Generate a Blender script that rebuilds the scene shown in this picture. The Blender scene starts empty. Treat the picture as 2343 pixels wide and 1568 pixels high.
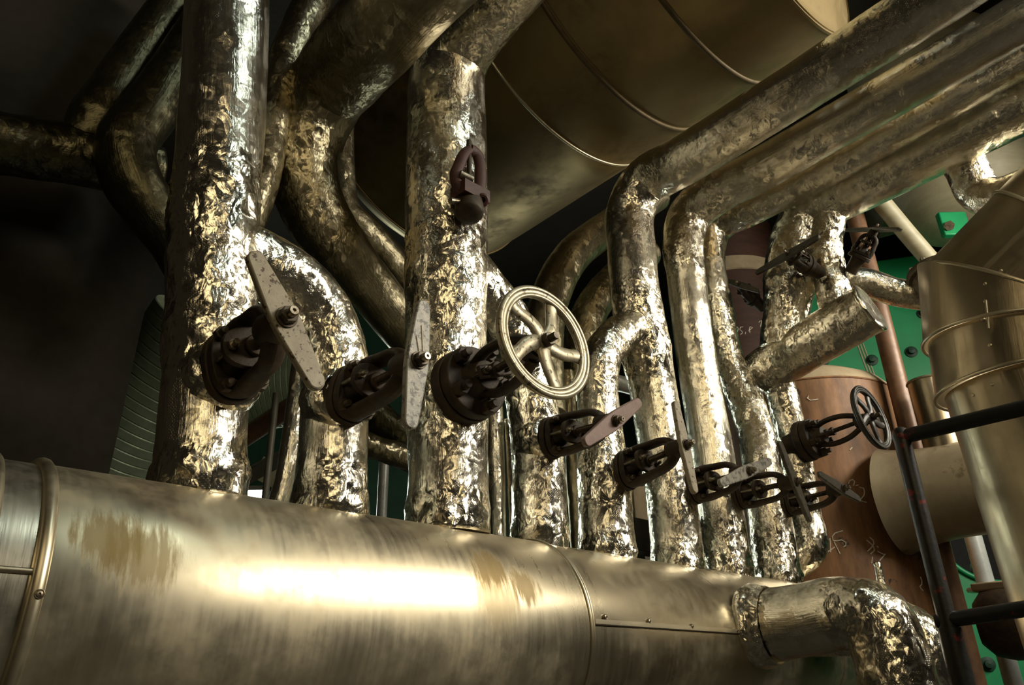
import bpy, math, random
from mathutils import Vector, noise
V = Vector
random.seed(7)
SC = bpy.context.scene
COL = SC.collection
# ------------------------------------------------------------------ camera model
W, H = 2343, 1568
FPX = 1700.0
PITCH, ROLL = math.radians(25.2), math.radians(-1.0)
CAM = V((0, 0, 1.7))
_F = V((0, math.cos(PITCH), math.sin(PITCH)))
_u = V((0, -math.sin(PITCH), math.cos(PITCH)))
_R = V((1, 0, 0)) * math.cos(ROLL) + _u * math.sin(ROLL)
_U = _u * math.cos(ROLL) - V((1, 0, 0)) * math.sin(ROLL)
YAW = math.radians(47)
A = V((math.sin(YAW), math.cos(YAW), 0))      # along the header, away from the viewer
N = V((math.cos(YAW), -math.sin(YAW), 0))     # square to the header, out of its front
Z = V((0, 0, 1))
HC = V((-.281, 2.279, .16)) + CAM             # a point of the header's axis
HR = .30


def ray(x, y): return _F + _R * ((x - W / 2) / FPX) - _U * ((y - H / 2) / FPX)
def at(x, y, d): return CAM + ray(x, y) * d
def hit(x, y, P, n):
    d = ray(x, y)
    return CAM + d * ((P - CAM).dot(n) / d.dot(n))
def rp(x, y, o=0.0): return hit(x, y, HC + N * o, N)      # the upright plane of the risers, o in front
def bp(x, y, P): return hit(x, y, P, A)                   # the upright plane square to the header through P
def hd(s): return HC + A * s


def cyl_hit(x, y, C, T, R, far=False):
    d = ray(x, y); o = CAM - C
    d2 = d - T * d.dot(T); o2 = o - T * o.dot(T)
    a = d2.dot(d2); b = 2 * d2.dot(o2); c = o2.dot(o2) - R * R
    q = b * b - 4 * a * c
    if q < 0: q = 0
    t = (-b - math.sqrt(q)) / (2 * a) if not far else (-b + math.sqrt(q)) / (2 * a)
    P = CAM + d * t
    n = (P - C); n = n - T * n.dot(T); n.normalize()
    return P, n


# ------------------------------------------------------------------ mesh building
def perp(t):
    a = V((0, 0, 1)) if abs(t.z) < .9 else V((1, 0, 0))
    u = t.cross(a).normalized()
    return u, t.cross(u).normalized()


def catmull(pts, ds):
    """pts: list of (Vector, radius) -> evenly spaced list"""
    P = [p for p, r in pts]; Rr = [r for p, r in pts]
    P = [P[0] * 2 - P[1]] + P + [P[-1] * 2 - P[-2]]
    Rr = [Rr[0]] + Rr + [Rr[-1]]
    out = []
    for i in range(1, len(P) - 2):
        p0, p1, p2, p3 = P[i - 1:i + 3]
        t0 = 0; t1 = t0 + max((p1 - p0).length, 1e-5) ** .5
        t2 = t1 + max((p2 - p1).length, 1e-5) ** .5; t3 = t2 + max((p3 - p2).length, 1e-5) ** .5
        n = max(2, int((p2 - p1).length / (ds * .5)))
        for k in range(n):
            t = t1 + (t2 - t1) * k / n
            a1 = p0 * ((t1 - t) / (t1 - t0)) + p1 * ((t - t0) / (t1 - t0))
            a2 = p1 * ((t2 - t) / (t2 - t1)) + p2 * ((t - t1) / (t2 - t1))
            a3 = p2 * ((t3 - t) / (t3 - t2)) + p3 * ((t - t2) / (t3 - t2))
            b1 = a1 * ((t2 - t) / (t2 - t0)) + a2 * ((t - t0) / (t2 - t0))
            b2 = a2 * ((t3 - t) / (t3 - t1)) + a3 * ((t - t1) / (t3 - t1))
            c = b1 * ((t2 - t) / (t2 - t1)) + b2 * ((t - t1) / (t2 - t1))
            f = k / n; f = f * f * (3 - 2 * f)
            out.append((c, Rr[i] * (1 - f) + Rr[i + 1] * f))
    out.append((P[-2], Rr[-2]))
    # resample
    res = [out[0]]; acc = 0
    for (p, r), (q, s) in zip(out, out[1:]):
        acc += (q - p).length
        if acc >= ds: res.append((q, s)); acc = 0
    if (res[-1][0] - out[-1][0]).length > ds * .3: res.append(out[-1])
    return res


class MB:
    def __init__(self):
        self.v = []; self.f = []; self.uv = {}; self.cr = {}

    def add(self, vs, fs):
        b = len(self.v); self.v += [V(p) for p in vs]
        self.f += [tuple(i + b for i in f) for f in fs]
        return b

    def tube(self, pts, n=24, ds=.01, smooth=True, foil=None, cap=True, ref=None, ell=None):
        """sweep a circle; foil = f(s, P, th) -> (crumple 0..1, extra radial offset)"""
        P = catmull(pts, ds) if smooth else pts
        m = len(P)
        T = []
        for i in range(m):
            t = P[min(i + 1, m - 1)][0] - P[max(i - 1, 0)][0]
            T.append(t.normalized())
        mid = P[m // 2][0]
        r0 = ref if ref is not None else (P[0][0] - CAM)
        u = (r0 - T[0] * r0.dot(T[0]))
        if u.length < 1e-4: u = perp(T[0])[0]
        u.normalize()
        b = len(self.v); s = 0
        for i in range(m):
            if i:
                s += (P[i][0] - P[i - 1][0]).length
                u = (u - T[i] * u.dot(T[i])).normalized()
            w = T[i].cross(u)
            c, r = P[i]
            for k in range(n + 1):
                th = 2 * math.pi * k / n
                ca, sa = math.cos(th), math.sin(th)
                if ell: d = u * (ca * ell[0]) + w * (sa * ell[1])
                else: d = u * ca + w * sa
                p = c + d * r
                cr = 0
                if foil:
                    cr, off = foil(s, p, th)
                    p = p + d * off
                self.v.append(p)
                self.uv[len(self.v) - 1] = (th * r, s)
                self.cr[len(self.v) - 1] = cr
        for i in range(m - 1):
            for k in range(n):
                a = b + i * (n + 1) + k
                self.f.append((a, a + 1, a + n + 2, a + n + 1))
        if cap:
            self.f.append(tuple(b + k for k in range(n))[::-1])
            e = b + (m - 1) * (n + 1)
            self.f.append(tuple(e + k for k in range(n)))
        return s

    def cyl(self, p0, p1, r0, r1=None, n=24):
        r1 = r0 if r1 is None else r1
        self.tube([(V(p0), r0), (V(p1), r1)], n=n, smooth=False)

    def lathe(self, prof, o, ax, n=48, ref=None):
        ax = ax.normalized(); u, w = perp(ax)
        b = len(self.v)
        for r, z in prof:
            for k in range(n):
                th = 2 * math.pi * k / n
                self.v.append(o + ax * z + (u * math.cos(th) + w * math.sin(th)) * max(r, 1e-4))
        m = len(prof)
        for i in range(m - 1):
            for k in range(n):
                a = b + i * n + k; c = b + i * n + (k + 1) % n
                self.f.append((a, c, c + n, a + n))
        if prof[0][0] > 1e-3: self.f.append(tuple(b + k for k in range(n))[::-1])
        if prof[-1][0] > 1e-3: self.f.append(tuple(b + (m - 1) * n + k for k in range(n)))

    def prism(self, poly, o, ux, uy, uz, t):
        n = len(poly)
        vs = [o + ux * x + uy * y for x, y in poly] + [o + ux * x + uy * y + uz * t for x, y in poly]
        fs = [tuple(range(n))[::-1], tuple(range(n, 2 * n))] + [(i, (i + 1) % n, n + (i + 1) % n, n + i) for i in range(n)]
        self.add(vs, fs)

    def box(self, c, ux, uy, uz, sx, sy, sz):
        self.prism([(-sx / 2, -sy / 2), (sx / 2, -sy / 2), (sx / 2, sy / 2), (-sx / 2, sy / 2)], c - uz * (sz / 2), ux, uy, uz, sz)

    def hexn(self, c, ax, r, t, rot=0.0):
        u, w = perp(ax)
        self.prism([(r * math.cos(rot + k * math.pi / 3), r * math.sin(rot + k * math.pi / 3)) for k in range(6)], c, u, w, ax, t)

    def torus(self, c, ax, R, r, n=64, m=14, a0=0.0, a1=2 * math.pi, ref=None, sq=1.0):
        u, w = (perp(ax) if ref is None else (ref, ax.cross(ref).normalized()))
        closed = abs(a1 - a0 - 2 * math.pi) < 1e-6
        b = len(self.v); cnt = n if closed else n + 1
        for i in range(cnt):
            th = a0 + (a1 - a0) * i / n
            d = u * math.cos(th) + w * math.sin(th)
            for k in range(m):
                ph = 2 * math.pi * k / m
                self.v.append(c + d * (R + r * math.cos(ph)) + ax * (r * sq * math.sin(ph)))
        for i in range(n if closed else n):
            j = (i + 1) % cnt
            for k in range(m):
                l = (k + 1) % m
                self.f.append((b + i * m + k, b + j * m + k, b + j * m + l, b + i * m + l))

    def build(self, name, mat, parent=None, bevel=0.0, ang=40, loc=None):
        me = bpy.data.meshes.new(name)
        root = V((0, 0, 0))
        if parent is not None:
            p = parent
            while p.parent: p = p.parent
            root = V(p.location)
        elif loc is not None: root = V(loc)
        me.from_pydata([tuple(q - root) for q in self.v], [], self.f)
        me.update()
        if self.uv:
            ul = me.uv_layers.new(name='UVMap')
            buf = [0.0] * (2 * len(me.loops))
            for i, l in enumerate(me.loops):
                q = self.uv.get(l.vertex_index, (0, 0)); buf[2 * i] = q[0]; buf[2 * i + 1] = q[1]
            ul.data.foreach_set('uv', buf)
            at_ = me.attributes.new('crumple', 'FLOAT', 'POINT')
            at_.data.foreach_set('value', [self.cr.get(i, 0.0) for i in range(len(me.vertices))])
        me.materials.append(mat)
        me.shade_smooth()
        me.set_sharp_from_angle(angle=math.radians(ang))
        o = bpy.data.objects.new(name, me); COL.objects.link(o)
        if parent is not None: o.parent = parent
        else: o.location = root
        if bevel:
            md = o.modifiers.new('Bevel', 'BEVEL'); md.width = bevel; md.segments = 2
            md.limit_method = 'ANGLE'; md.angle_limit = math.radians(40)
        return o


def tag(o, label, cat, group=None):
    o['label'] = label; o['category'] = cat
    if group: o['group'] = group
    return o


def thing(name, label, cat, loc, group=None):
    o = bpy.data.objects.new(name, None); COL.objects.link(o)
    o.location = loc; o.empty_display_size = .1
    return tag(o, label, cat, group)


def struct(o): o['kind'] = 'structure'; return o


# ------------------------------------------------------------------ materials
class NT:
    def __init__(self, name):
        self.m = bpy.data.materials.new(name); self.m.use_nodes = True
        self.t = self.m.node_tree; self.t.nodes.clear()
        self.out = self.n('ShaderNodeOutputMaterial')
        self.b = self.n('ShaderNodeBsdfPrincipled')
        self.l(self.b.outputs[0], self.out.inputs[0])

    def n(self, ty, **kw):
        q = self.t.nodes.new(ty)
        for k, v in kw.items():
            if hasattr(q, k): setattr(q, k, v)
            else: q.inputs[k.replace('_', ' ')].default_value = v
        return q

    def l(self, a, b): self.t.links.new(a, b)

    def val(self, sock, v):
        if isinstance(v, (int, float, tuple)): sock.default_value = v
        else: self.l(v, sock)

    def math(self, op, a, b=0.0, clamp=False):
        q = self.n('ShaderNodeMath', operation=op, use_clamp=clamp)
        self.val(q.inputs[0], a); self.val(q.inputs[1], b)
        return q.outputs[0]

    def vmath(self, op, a, b=None, s=None):
        q = self.n('ShaderNodeVectorMath', operation=op)
        self.val(q.inputs[0], a)
        if b is not None: self.val(q.inputs[1], b)
        if s is not None: self.val(q.inputs[3], s)
        return q.outputs[0]

    def noise(self, vec, scale, detail=3, rough=.55, col=False):
        q = self.n('ShaderNodeTexNoise'); self.l(vec, q.inputs['Vector'])
        q.inputs['Scale'].default_value = scale; q.inputs['Detail'].default_value = detail
        q.inputs['Roughness'].default_value = rough
        return q.outputs[1 if col else 0]

    def ramp(self, fac, stops):
        q = self.n('ShaderNodeValToRGB'); self.l(fac, q.inputs[0])
        e = q.color_ramp.elements
        while len(e) < len(stops): e.new(.5)
        for k, (p, c) in enumerate(stops):
            e[k].position = p
            e[k].color = (c, c, c, 1) if isinstance(c, (int, float)) else (*c, 1)
        return q.outputs[0]

    def mix(self, fac, a, b):
        q = self.n('ShaderNodeMix', data_type='RGBA')
        self.val(q.inputs[0], fac)
        for s, v in ((q.inputs[6], a), (q.inputs[7], b)):
            if isinstance(v, tuple): s.default_value = (*v, 1)
            else: self.l(v, s)
        return q.outputs[2]

    def mixf(self, fac, a, b):
        q = self.n('ShaderNodeMix', data_type='FLOAT')
        self.val(q.inputs[0], fac); self.val(q.inputs[2], a); self.val(q.inputs[3], b)
        return q.outputs[0]

    def bump(self, h, strength, dist, normal=None):
        q = self.n('ShaderNodeBump'); self.l(h, q.inputs['Height'])
        self.val(q.inputs['Strength'], strength); q.inputs['Distance'].default_value = dist
        if normal is not None: self.l(normal, q.inputs['Normal'])
        return q.outputs[0]

    def coords(self, kind='Object'):
        return self.n('ShaderNodeTexCoord').outputs[kind]

    def scaled(self, vec, s):
        q = self.n('ShaderNodeMapping'); self.l(vec, q.inputs[0]); q.inputs['Scale'].default_value = s
        return q.outputs[0]

    def set(self, **kw):
        for k, v in kw.items():
            s = self.b.inputs[k.replace('_', ' ')]
            if isinstance(v, tuple): s.default_value = (*v, 1) if len(v) == 3 else v
            elif isinstance(v, (int, float)): s.default_value = v
            else: self.l(v, s)


def mat_foil(name, tint=(.86, .81, .68), rough=.2, k_lo=.10, k_hi=.44, dust=.25):
    m = NT(name)
    ob = m.coords('Object'); uv = m.coords('UV')
    cr = m.n('ShaderNodeAttribute', attribute_name='crumple').outputs['Fac']
    patch = m.noise(ob, 6.0, 3)
    mask = m.math('ADD', cr, m.math('MULTIPLY', m.math('SUBTRACT', patch, .5), 1.3), True)
    dis = m.vmath('SCALE', m.noise(ob, 14, 1, .5, True), s=.05)
    pos = m.vmath('ADD', ob, dis)

    def facets(rot, sc):
        q = m.n('ShaderNodeMapping'); m.l(pos, q.inputs[0]); q.inputs['Rotation'].default_value = rot; q.inputs['Scale'].default_value = sc
        v = m.n('ShaderNodeTexVoronoi', feature='F1'); m.l(q.outputs[0], v.inputs['Vector']); v.inputs['Scale'].default_value = 1.0
        return m.vmath('SUBTRACT', v.outputs['Color'], (.5, .5, .5))
    c1 = facets((.3, .2, .1), (34, 26, 15)); c2 = facets((.9, -.4, .5), (80, 38, 60)); c3 = facets((-.5, .8, 0), (90, 170, 120))
    lo = m.vmath('SUBTRACT', m.noise(ob, 9, 3, .5, True), (.5, .5, .5)); mi = m.vmath('SUBTRACT', m.noise(pos, 34, 1, .5, True), (.5, .5, .5))
    k = m.mixf(mask, k_lo, k_hi)
    off = m.vmath('ADD', m.vmath('ADD', m.vmath('SCALE', c1, s=.75), m.vmath('SCALE', c2, s=.45)), m.vmath('ADD', m.vmath('SCALE', c3, s=.26), m.vmath('ADD', m.vmath('SCALE', lo, s=1.1), m.vmath('SCALE', mi, s=.8))))
    nrm = m.n('ShaderNodeNewGeometry').outputs['Normal']
    nn = m.vmath('NORMALIZE', m.vmath('ADD', nrm, m.vmath('SCALE', off, s=k)))
    # lengthwise stretch marks and the fine glass-fibre weave of the smooth wrap
    st = m.noise(m.scaled(uv, (95, 5, 1)), 1.0, 5, .65)
    we = m.n('ShaderNodeTexChecker'); m.l(uv, we.inputs[0]); we.inputs['Scale'].default_value = 230
    h = m.math('ADD', st, m.math('MULTIPLY', we.outputs[1], .10))
    b1 = m.bump(h, m.mixf(mask, .55, .2), .004, nn)
    r1 = m.math('ABSOLUTE', m.math('SUBTRACT', m.noise(pos, 20, 1, .5), .5))
    r2 = m.math('ABSOLUTE', m.math('SUBTRACT', m.noise(m.scaled(pos, (58, 44, 24)), 1.0, 1, .5), .5))
    b2 = m.bump(m.math('ADD', r1, m.math('MULTIPLY', r2, .6)), m.mixf(mask, .08, .55), .010, b1)
    dn = m.noise(ob, 11, 4, .65)
    col = m.mix(m.ramp(dn, [(.35, 0.0), (.75, dust)]), tint, (tint[0] * .42, tint[1] * .38, tint[2] * .3))
    m.set(Base_Color=col, Metallic=1.0, Roughness=m.math('ADD', m.math('MULTIPLY', dn, .16), rough - .07), Normal=b2)
    return m.m


def mat_clad(name, tint, rough, stain=.5, streak=(3, 60, 60), rust=(.22, .12, .03), bumpy=.06, aniso=0.0, stains=()):
    m = NT(name)
    ob = m.coords('Object'); uv = m.coords('UV')
    n1 = m.noise(ob, 3.0, 5, .6); n2 = m.noise(ob, 14, 5, .65)
    br = m.noise(m.scaled(uv, streak), 1.0, 4, .6)
    dirt = m.math('MULTIPLY', m.ramp(n1, [(.42, 0.0), (.66, 1.0)]), m.ramp(n2, [(.35, 0.2), (.7, 1.0)]))
    col = m.mix(m.math('MULTIPLY', dirt, stain), tint, rust)
    col = m.mix(m.math('MULTIPLY', br, .35), col, tuple(c * .62 for c in tint))
    for c, r, a in stains:
        q = m.n('ShaderNodeVectorMath', operation='LENGTH'); m.l(m.vmath('SUBTRACT', ob, c), q.inputs[0])
        dr = m.noise(m.scaled(uv, (9, 60, 1)), 1.0, 5, .7)
        fall = m.math('SUBTRACT', 1.0, m.math('DIVIDE', q.outputs['Value'], r), True)
        sm = m.math('MULTIPLY', m.ramp(m.math('ADD', m.math('MULTIPLY', fall, .55), m.math('MULTIPLY', dr, .75)), [(.52, 0.0), (.72, 1.0)]), m.math('MULTIPLY', m.ramp(fall, [(0.0, 0.0), (.35, 1.0)]), a))
        col = m.mix(sm, col, (.20, .135, .045)); dirt = m.math('MAXIMUM', dirt, sm)
    met = m.math('SUBTRACT', 1.0, m.math('MULTIPLY', dirt, stain * .7))
    ro = m.math('ADD', m.math('MULTIPLY', br, .18), m.math('ADD', m.math('MULTIPLY', dirt, .2), rough - .09))
    h = m.math('ADD', m.math('MULTIPLY', br, .25), m.noise(ob, 5.5, 2, .4))
    m.set(Base_Color=col, Metallic=met, Roughness=ro, Normal=m.bump(h, bumpy, .02))
    if aniso:
        tn = m.n('ShaderNodeTangent', direction_type='UV_MAP'); tn.uv_map = 'UVMap'
        m.set(Anisotropic=aniso); m.l(tn.outputs[0], m.b.inputs['Tangent'])
    return m.m


def mat_rough(name, c1, c2, scale=25, rough=.65, metallic=0.0, bump=.3, stretch=(1, 1, 1), spots=None):
    m = NT(name)
    ob = m.coords('Object'); ve = m.scaled(ob, stretch)
    n1 = m.noise(ve, scale, 6, .65); n2 = m.noise(ob, scale * 5, 4, .6)
    f = m.ramp(n1, [(.35, 0.0), (.68, 1.0)])
    col = m.mix(f, c1, c2)
    if spots:
        sp = m.ramp(m.noise(ob, spots[1], 5, .7), [(spots[2], 0.0), (spots[2] + .05, 1.0)])
        col = m.mix(sp, col, spots[0])
    h = m.math('ADD', n1, m.math('MULTIPLY', n2, .4))
    m.set(Base_Color=col, Metallic=metallic, Roughness=m.math('ADD', m.math('MULTIPLY', n2, .2), rough - .1), Normal=m.bump(h, bump, .004))
    return m.m


def mat_emit(name, col, s):
    m = NT(name); m.set(Base_Color=(.8, .8, .8), Emission_Color=col, Emission_Strength=s)
    return m.m


M = {}
_r = HC + A * .8
_st = [(tuple(cyl_hit(x, y, HC, A, HR)[0] - _r), r, a) for x, y, r, a in ((250, 1232, .11, .8), (330, 1270, .12, .7), (1120, 1300, .12, .85), (1200, 1340, .09, .8), (1140, 1370, .14, .5))]
M['foil'] = mat_foil('crumpled_foil')
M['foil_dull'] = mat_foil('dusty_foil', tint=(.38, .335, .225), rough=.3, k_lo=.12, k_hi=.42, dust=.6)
M['foil_dark'] = mat_foil('dark_foil', tint=(.12, .11, .068), rough=.36, k_lo=.12, k_hi=.42, dust=.7)  # same foil in a much darker, rougher tint
M['clad'] = mat_clad('aluminium_cladding', (.62, .54, .38), .29, .45, (3, 45, 1), (.26, .18, .07), .008, .65, _st)
M['clad_end'] = mat_clad('aluminium_band', (.70, .65, .52), .27, .25, (3, 45, 1), (.25, .18, .08), .08)
M['vessel'] = mat_clad('tarnished_cladding', (.33, .25, .125), .46, .85, (2, 9, 1), (.10, .062, .014), .03)
M['duct'] = mat_clad('duct_cladding', (.36, .30, .20), .32, .35, (40, .6, 1), (.14, .095, .045), .22)
M['duct_dull'] = mat_rough('dull_sheet', (.40, .33, .215), (.28, .22, .135), 5, .45, .35, .15, (1, 1, .4), spots=((.20, .15, .085), 4, .6))
M['bead'] = mat_clad('bead_metal', (.60, .53, .38), .35, .3, (20, 3, 1), (.15, .1, .04), .02)
M['iron'] = mat_rough('rusty_cast_iron', (.017, .0115, .0055), (.06, .034, .0125), 22, .62, .15, .45)
M['iron_red'] = mat_rough('red_oxide_iron', (.07, .022, .014), (.04, .016, .01), 30, .6, 0, .3)
M['bolt'] = mat_rough('dark_bolt_steel', (.05, .038, .024), (.12, .09, .055), 60, .45, .5, .2)
M['stem'] = mat_rough('worn_steel', (.42, .37, .28), (.16, .12, .08), 60, .35, .9, .15)
M['handle'] = mat_rough('worn_grey_paint', (.36, .31, .215), (.27, .225, .155), 30, .5, .1, .15, spots=((.07, .038, .018), 70, .565))
M['handle_speck'] = mat_rough('chipped_grey_paint', (.34, .31, .25), (.24, .23, .20), 40, .5, .15, .2, spots=((.11, .10, .085), 48, .52))
M['handle_red'] = mat_rough('faded_red_grey_paint', (.24, .16, .135), (.19, .125, .105), 24, .45, .2, .15, spots=((.33, .29, .22), 30, .66))
M['handle_dark'] = mat_rough('dark_lever_paint', (.055, .045, .03), (.10, .09, .065), 40, .5, .1, .2, spots=((.02, .015, .01), 70, .58))  # darker paint than the other levers
M['wheel'] = mat_rough('worn_wheel_paint', (.44, .385, .265), (.25, .21, .135), 20, .38, .5, .15, spots=((.07, .055, .03), 55, .575))
M['wheel_dark'] = mat_rough('black_wheel_paint', (.025, .022, .015), (.05, .042, .03), 30, .4, .2, .2)
M['rust'] = mat_rough('rust_primer', (.31, .15, .06), (.13, .06, .024), 4, .6, 0, .2, (3, 3, .8), spots=((.03, .018, .01), 4.5, .63))
M['rust_red'] = mat_rough('red_rust_primer', (.075, .032, .018), (.045, .02, .012), 4, .6, 0, .15, (1, 1, 5))
M['dome'] = mat_rough('beige_primer', (.42, .33, .21), (.33, .25, .15), 9, .6, 0, .12)
M['chalk'] = mat_rough('white_chalk', (.9, .84, .7), (.65, .56, .43), 120, .9, 0, .3)
M['green'] = mat_rough('green_enamel', (.010, .30, .105), (.008, .23, .08), 3, .42, 0, .05, spots=((.01, .06, .03), 6, .68))
M['green_dark'] = mat_rough('dark_green_paint', (.006, .05, .022), (.004, .03, .014), 3, .6, 0, .1)
M['brown_pipe'] = mat_rough('brown_painted_steel', (.20, .105, .055), (.13, .066, .034), 14, .42, .1, .1)
M['rail'] = mat_rough('black_rail_paint', (.012, .012, .010), (.02, .018, .014), 20, .42, .1, .2, spots=((.17, .02, .012), 16, .62))
M['ribbed'] = mat_rough('pale_green_sheet', (.42, .50, .33), (.30, .37, .24), 12, .5, .3, .1)
M['silver'] = mat_rough('bright_tube', (.62, .64, .60), (.5, .52, .49), 10, .3, .3, .05)
M['hole_dark'] = mat_rough('painted_hole_dark', (.003, .003, .002), (.005, .004, .003), 5, .9)  # near-black colour painted in for the darkness of a hole
M['vessel_bead'] = mat_rough('dark_brass_ridge', (.12, .085, .035), (.07, .048, .02), 12, .6, .5, .1)
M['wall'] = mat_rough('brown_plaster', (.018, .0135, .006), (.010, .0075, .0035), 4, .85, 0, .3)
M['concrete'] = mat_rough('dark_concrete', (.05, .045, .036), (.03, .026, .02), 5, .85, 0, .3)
M['steel'] = mat_rough('painted_steel_section', (.20, .19, .14), (.13, .12, .09), 10, .5, .2, .1)
M['board'] = mat_rough('pale_board', (.42, .37, .24), (.33, .28, .17), 8, .7, 0, .1)
M['ivory'] = mat_rough('ivory_enamel', (.40, .36, .24), (.30, .27, .17), 3, .5, 0, .06, (1, 1, 6))
M['pane'] = mat_emit('daylight_pane', (1, 1, .95, 1), 14.0)


# ------------------------------------------------------------------ foil pipes
def fn(P, sc): return noise.noise(P * sc)


def foilf(zones, base=.15, amp=1.0, ruffle=None):
    """zones: list of (s0, s1, crumple)"""
    def f(s, P, th):
        c = base
        for a, b, k in zones:
            if s > a - .05 and s < b + .05:
                e = min(1, max(0, min((s - a + .05) / .05, (b + .05 - s) / .05)))
                c = max(c, base + (k - base) * e)
        n1 = fn(P, 8.0); n2 = fn(P, 19.0); n3 = fn(P + V((7, 3, 1)), 42.0)
        off = .0016 * n1 + c * (.0028 * n1 + .0055 * (.35 - abs(n2)) + .0030 * (.3 - abs(n3)))
        if ruffle:
            for s0, wd, am in ruffle:
                q = math.exp(-((s - s0) / wd) ** 2)
                if q > .02:
                    off += am * .62 * q * (.35 + .9 * noise.noise(P * 24) + .7 * abs(noise.noise(P * 47)))
                    c = min(1, c + q * .9)
        return c, off * amp
    return f


def pipe(root, name, pts, mat, zones=(), base=.15, amp=1.0, ruffle=None, n=72, ds=.011, cap=True):
    mb = MB()
    mb.tube(pts, n=n, ds=ds, foil=foilf(list(zones), base, amp, ruffle), cap=cap)
    return mb.build(name, mat, root, ang=180)


def collar(root, B, ax, r, mat='foil'):
    """torn foil gathered round a valve neck"""
    mb = MB()
    pts = [(B - ax * .08, r * 1.02), (B - ax * .03, r * 1.06), (B + ax * .005, r * .98), (B + ax * .018, r * .8)]
    mb.tube(pts, n=60, ds=.008, foil=foilf([(-1, 9, 1.0)], 1.0, 1.8), cap=False)
    return mb.build('foil_collar', M[mat], root, ang=180)


# ------------------------------------------------------------------ valves
def on_ray(px, py, B, ax):
    """point on the sight line nearest to the line B + ax t"""
    d = ray(px, py).normalized(); w = CAM - B
    b = d.dot(ax); den = 1 - b * b
    t = (b * w.dot(ax) - w.dot(d)) / den
    return CAM + d * t


def frame(ax, rot=0.0, ref=Z):
    x = (ref - ax * ref.dot(ax)).normalized(); y = ax.cross(x)
    c, s = math.cos(rot), math.sin(rot)
    return x * c + y * s, y * c - x * s


def stadium(a0, a1, wm, we, n=8):
    """lever outline: broad in the middle, narrower rounded ends"""
    pts = []
    for k in range(n + 1):
        t = -math.pi / 2 + math.pi * k / n
        pts.append((a1 - we + we * math.cos(t), we * math.sin(t)))
    pts += [(a1 * .12, wm), (-a0 * .12, wm)]
    for k in range(n + 1):
        t = math.pi / 2 + math.pi * k / n
        pts.append((-a0 + we + we * math.cos(t), we * math.sin(t)))
    pts += [(-a0 * .12, -wm), (a1 * .12, -wm)]
    return pts


def nutbolt(root, P, ax, r, t, stud, mat='bolt', name='bolt', rot=0.0):
    mb = MB()
    mb.hexn(P, ax, r, t, rot)
    mb.cyl(P - ax * .004, P + ax * (t + stud), r * .55, n=14)
    return mb.build(name, M[mat], root, bevel=r * .08)


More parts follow.
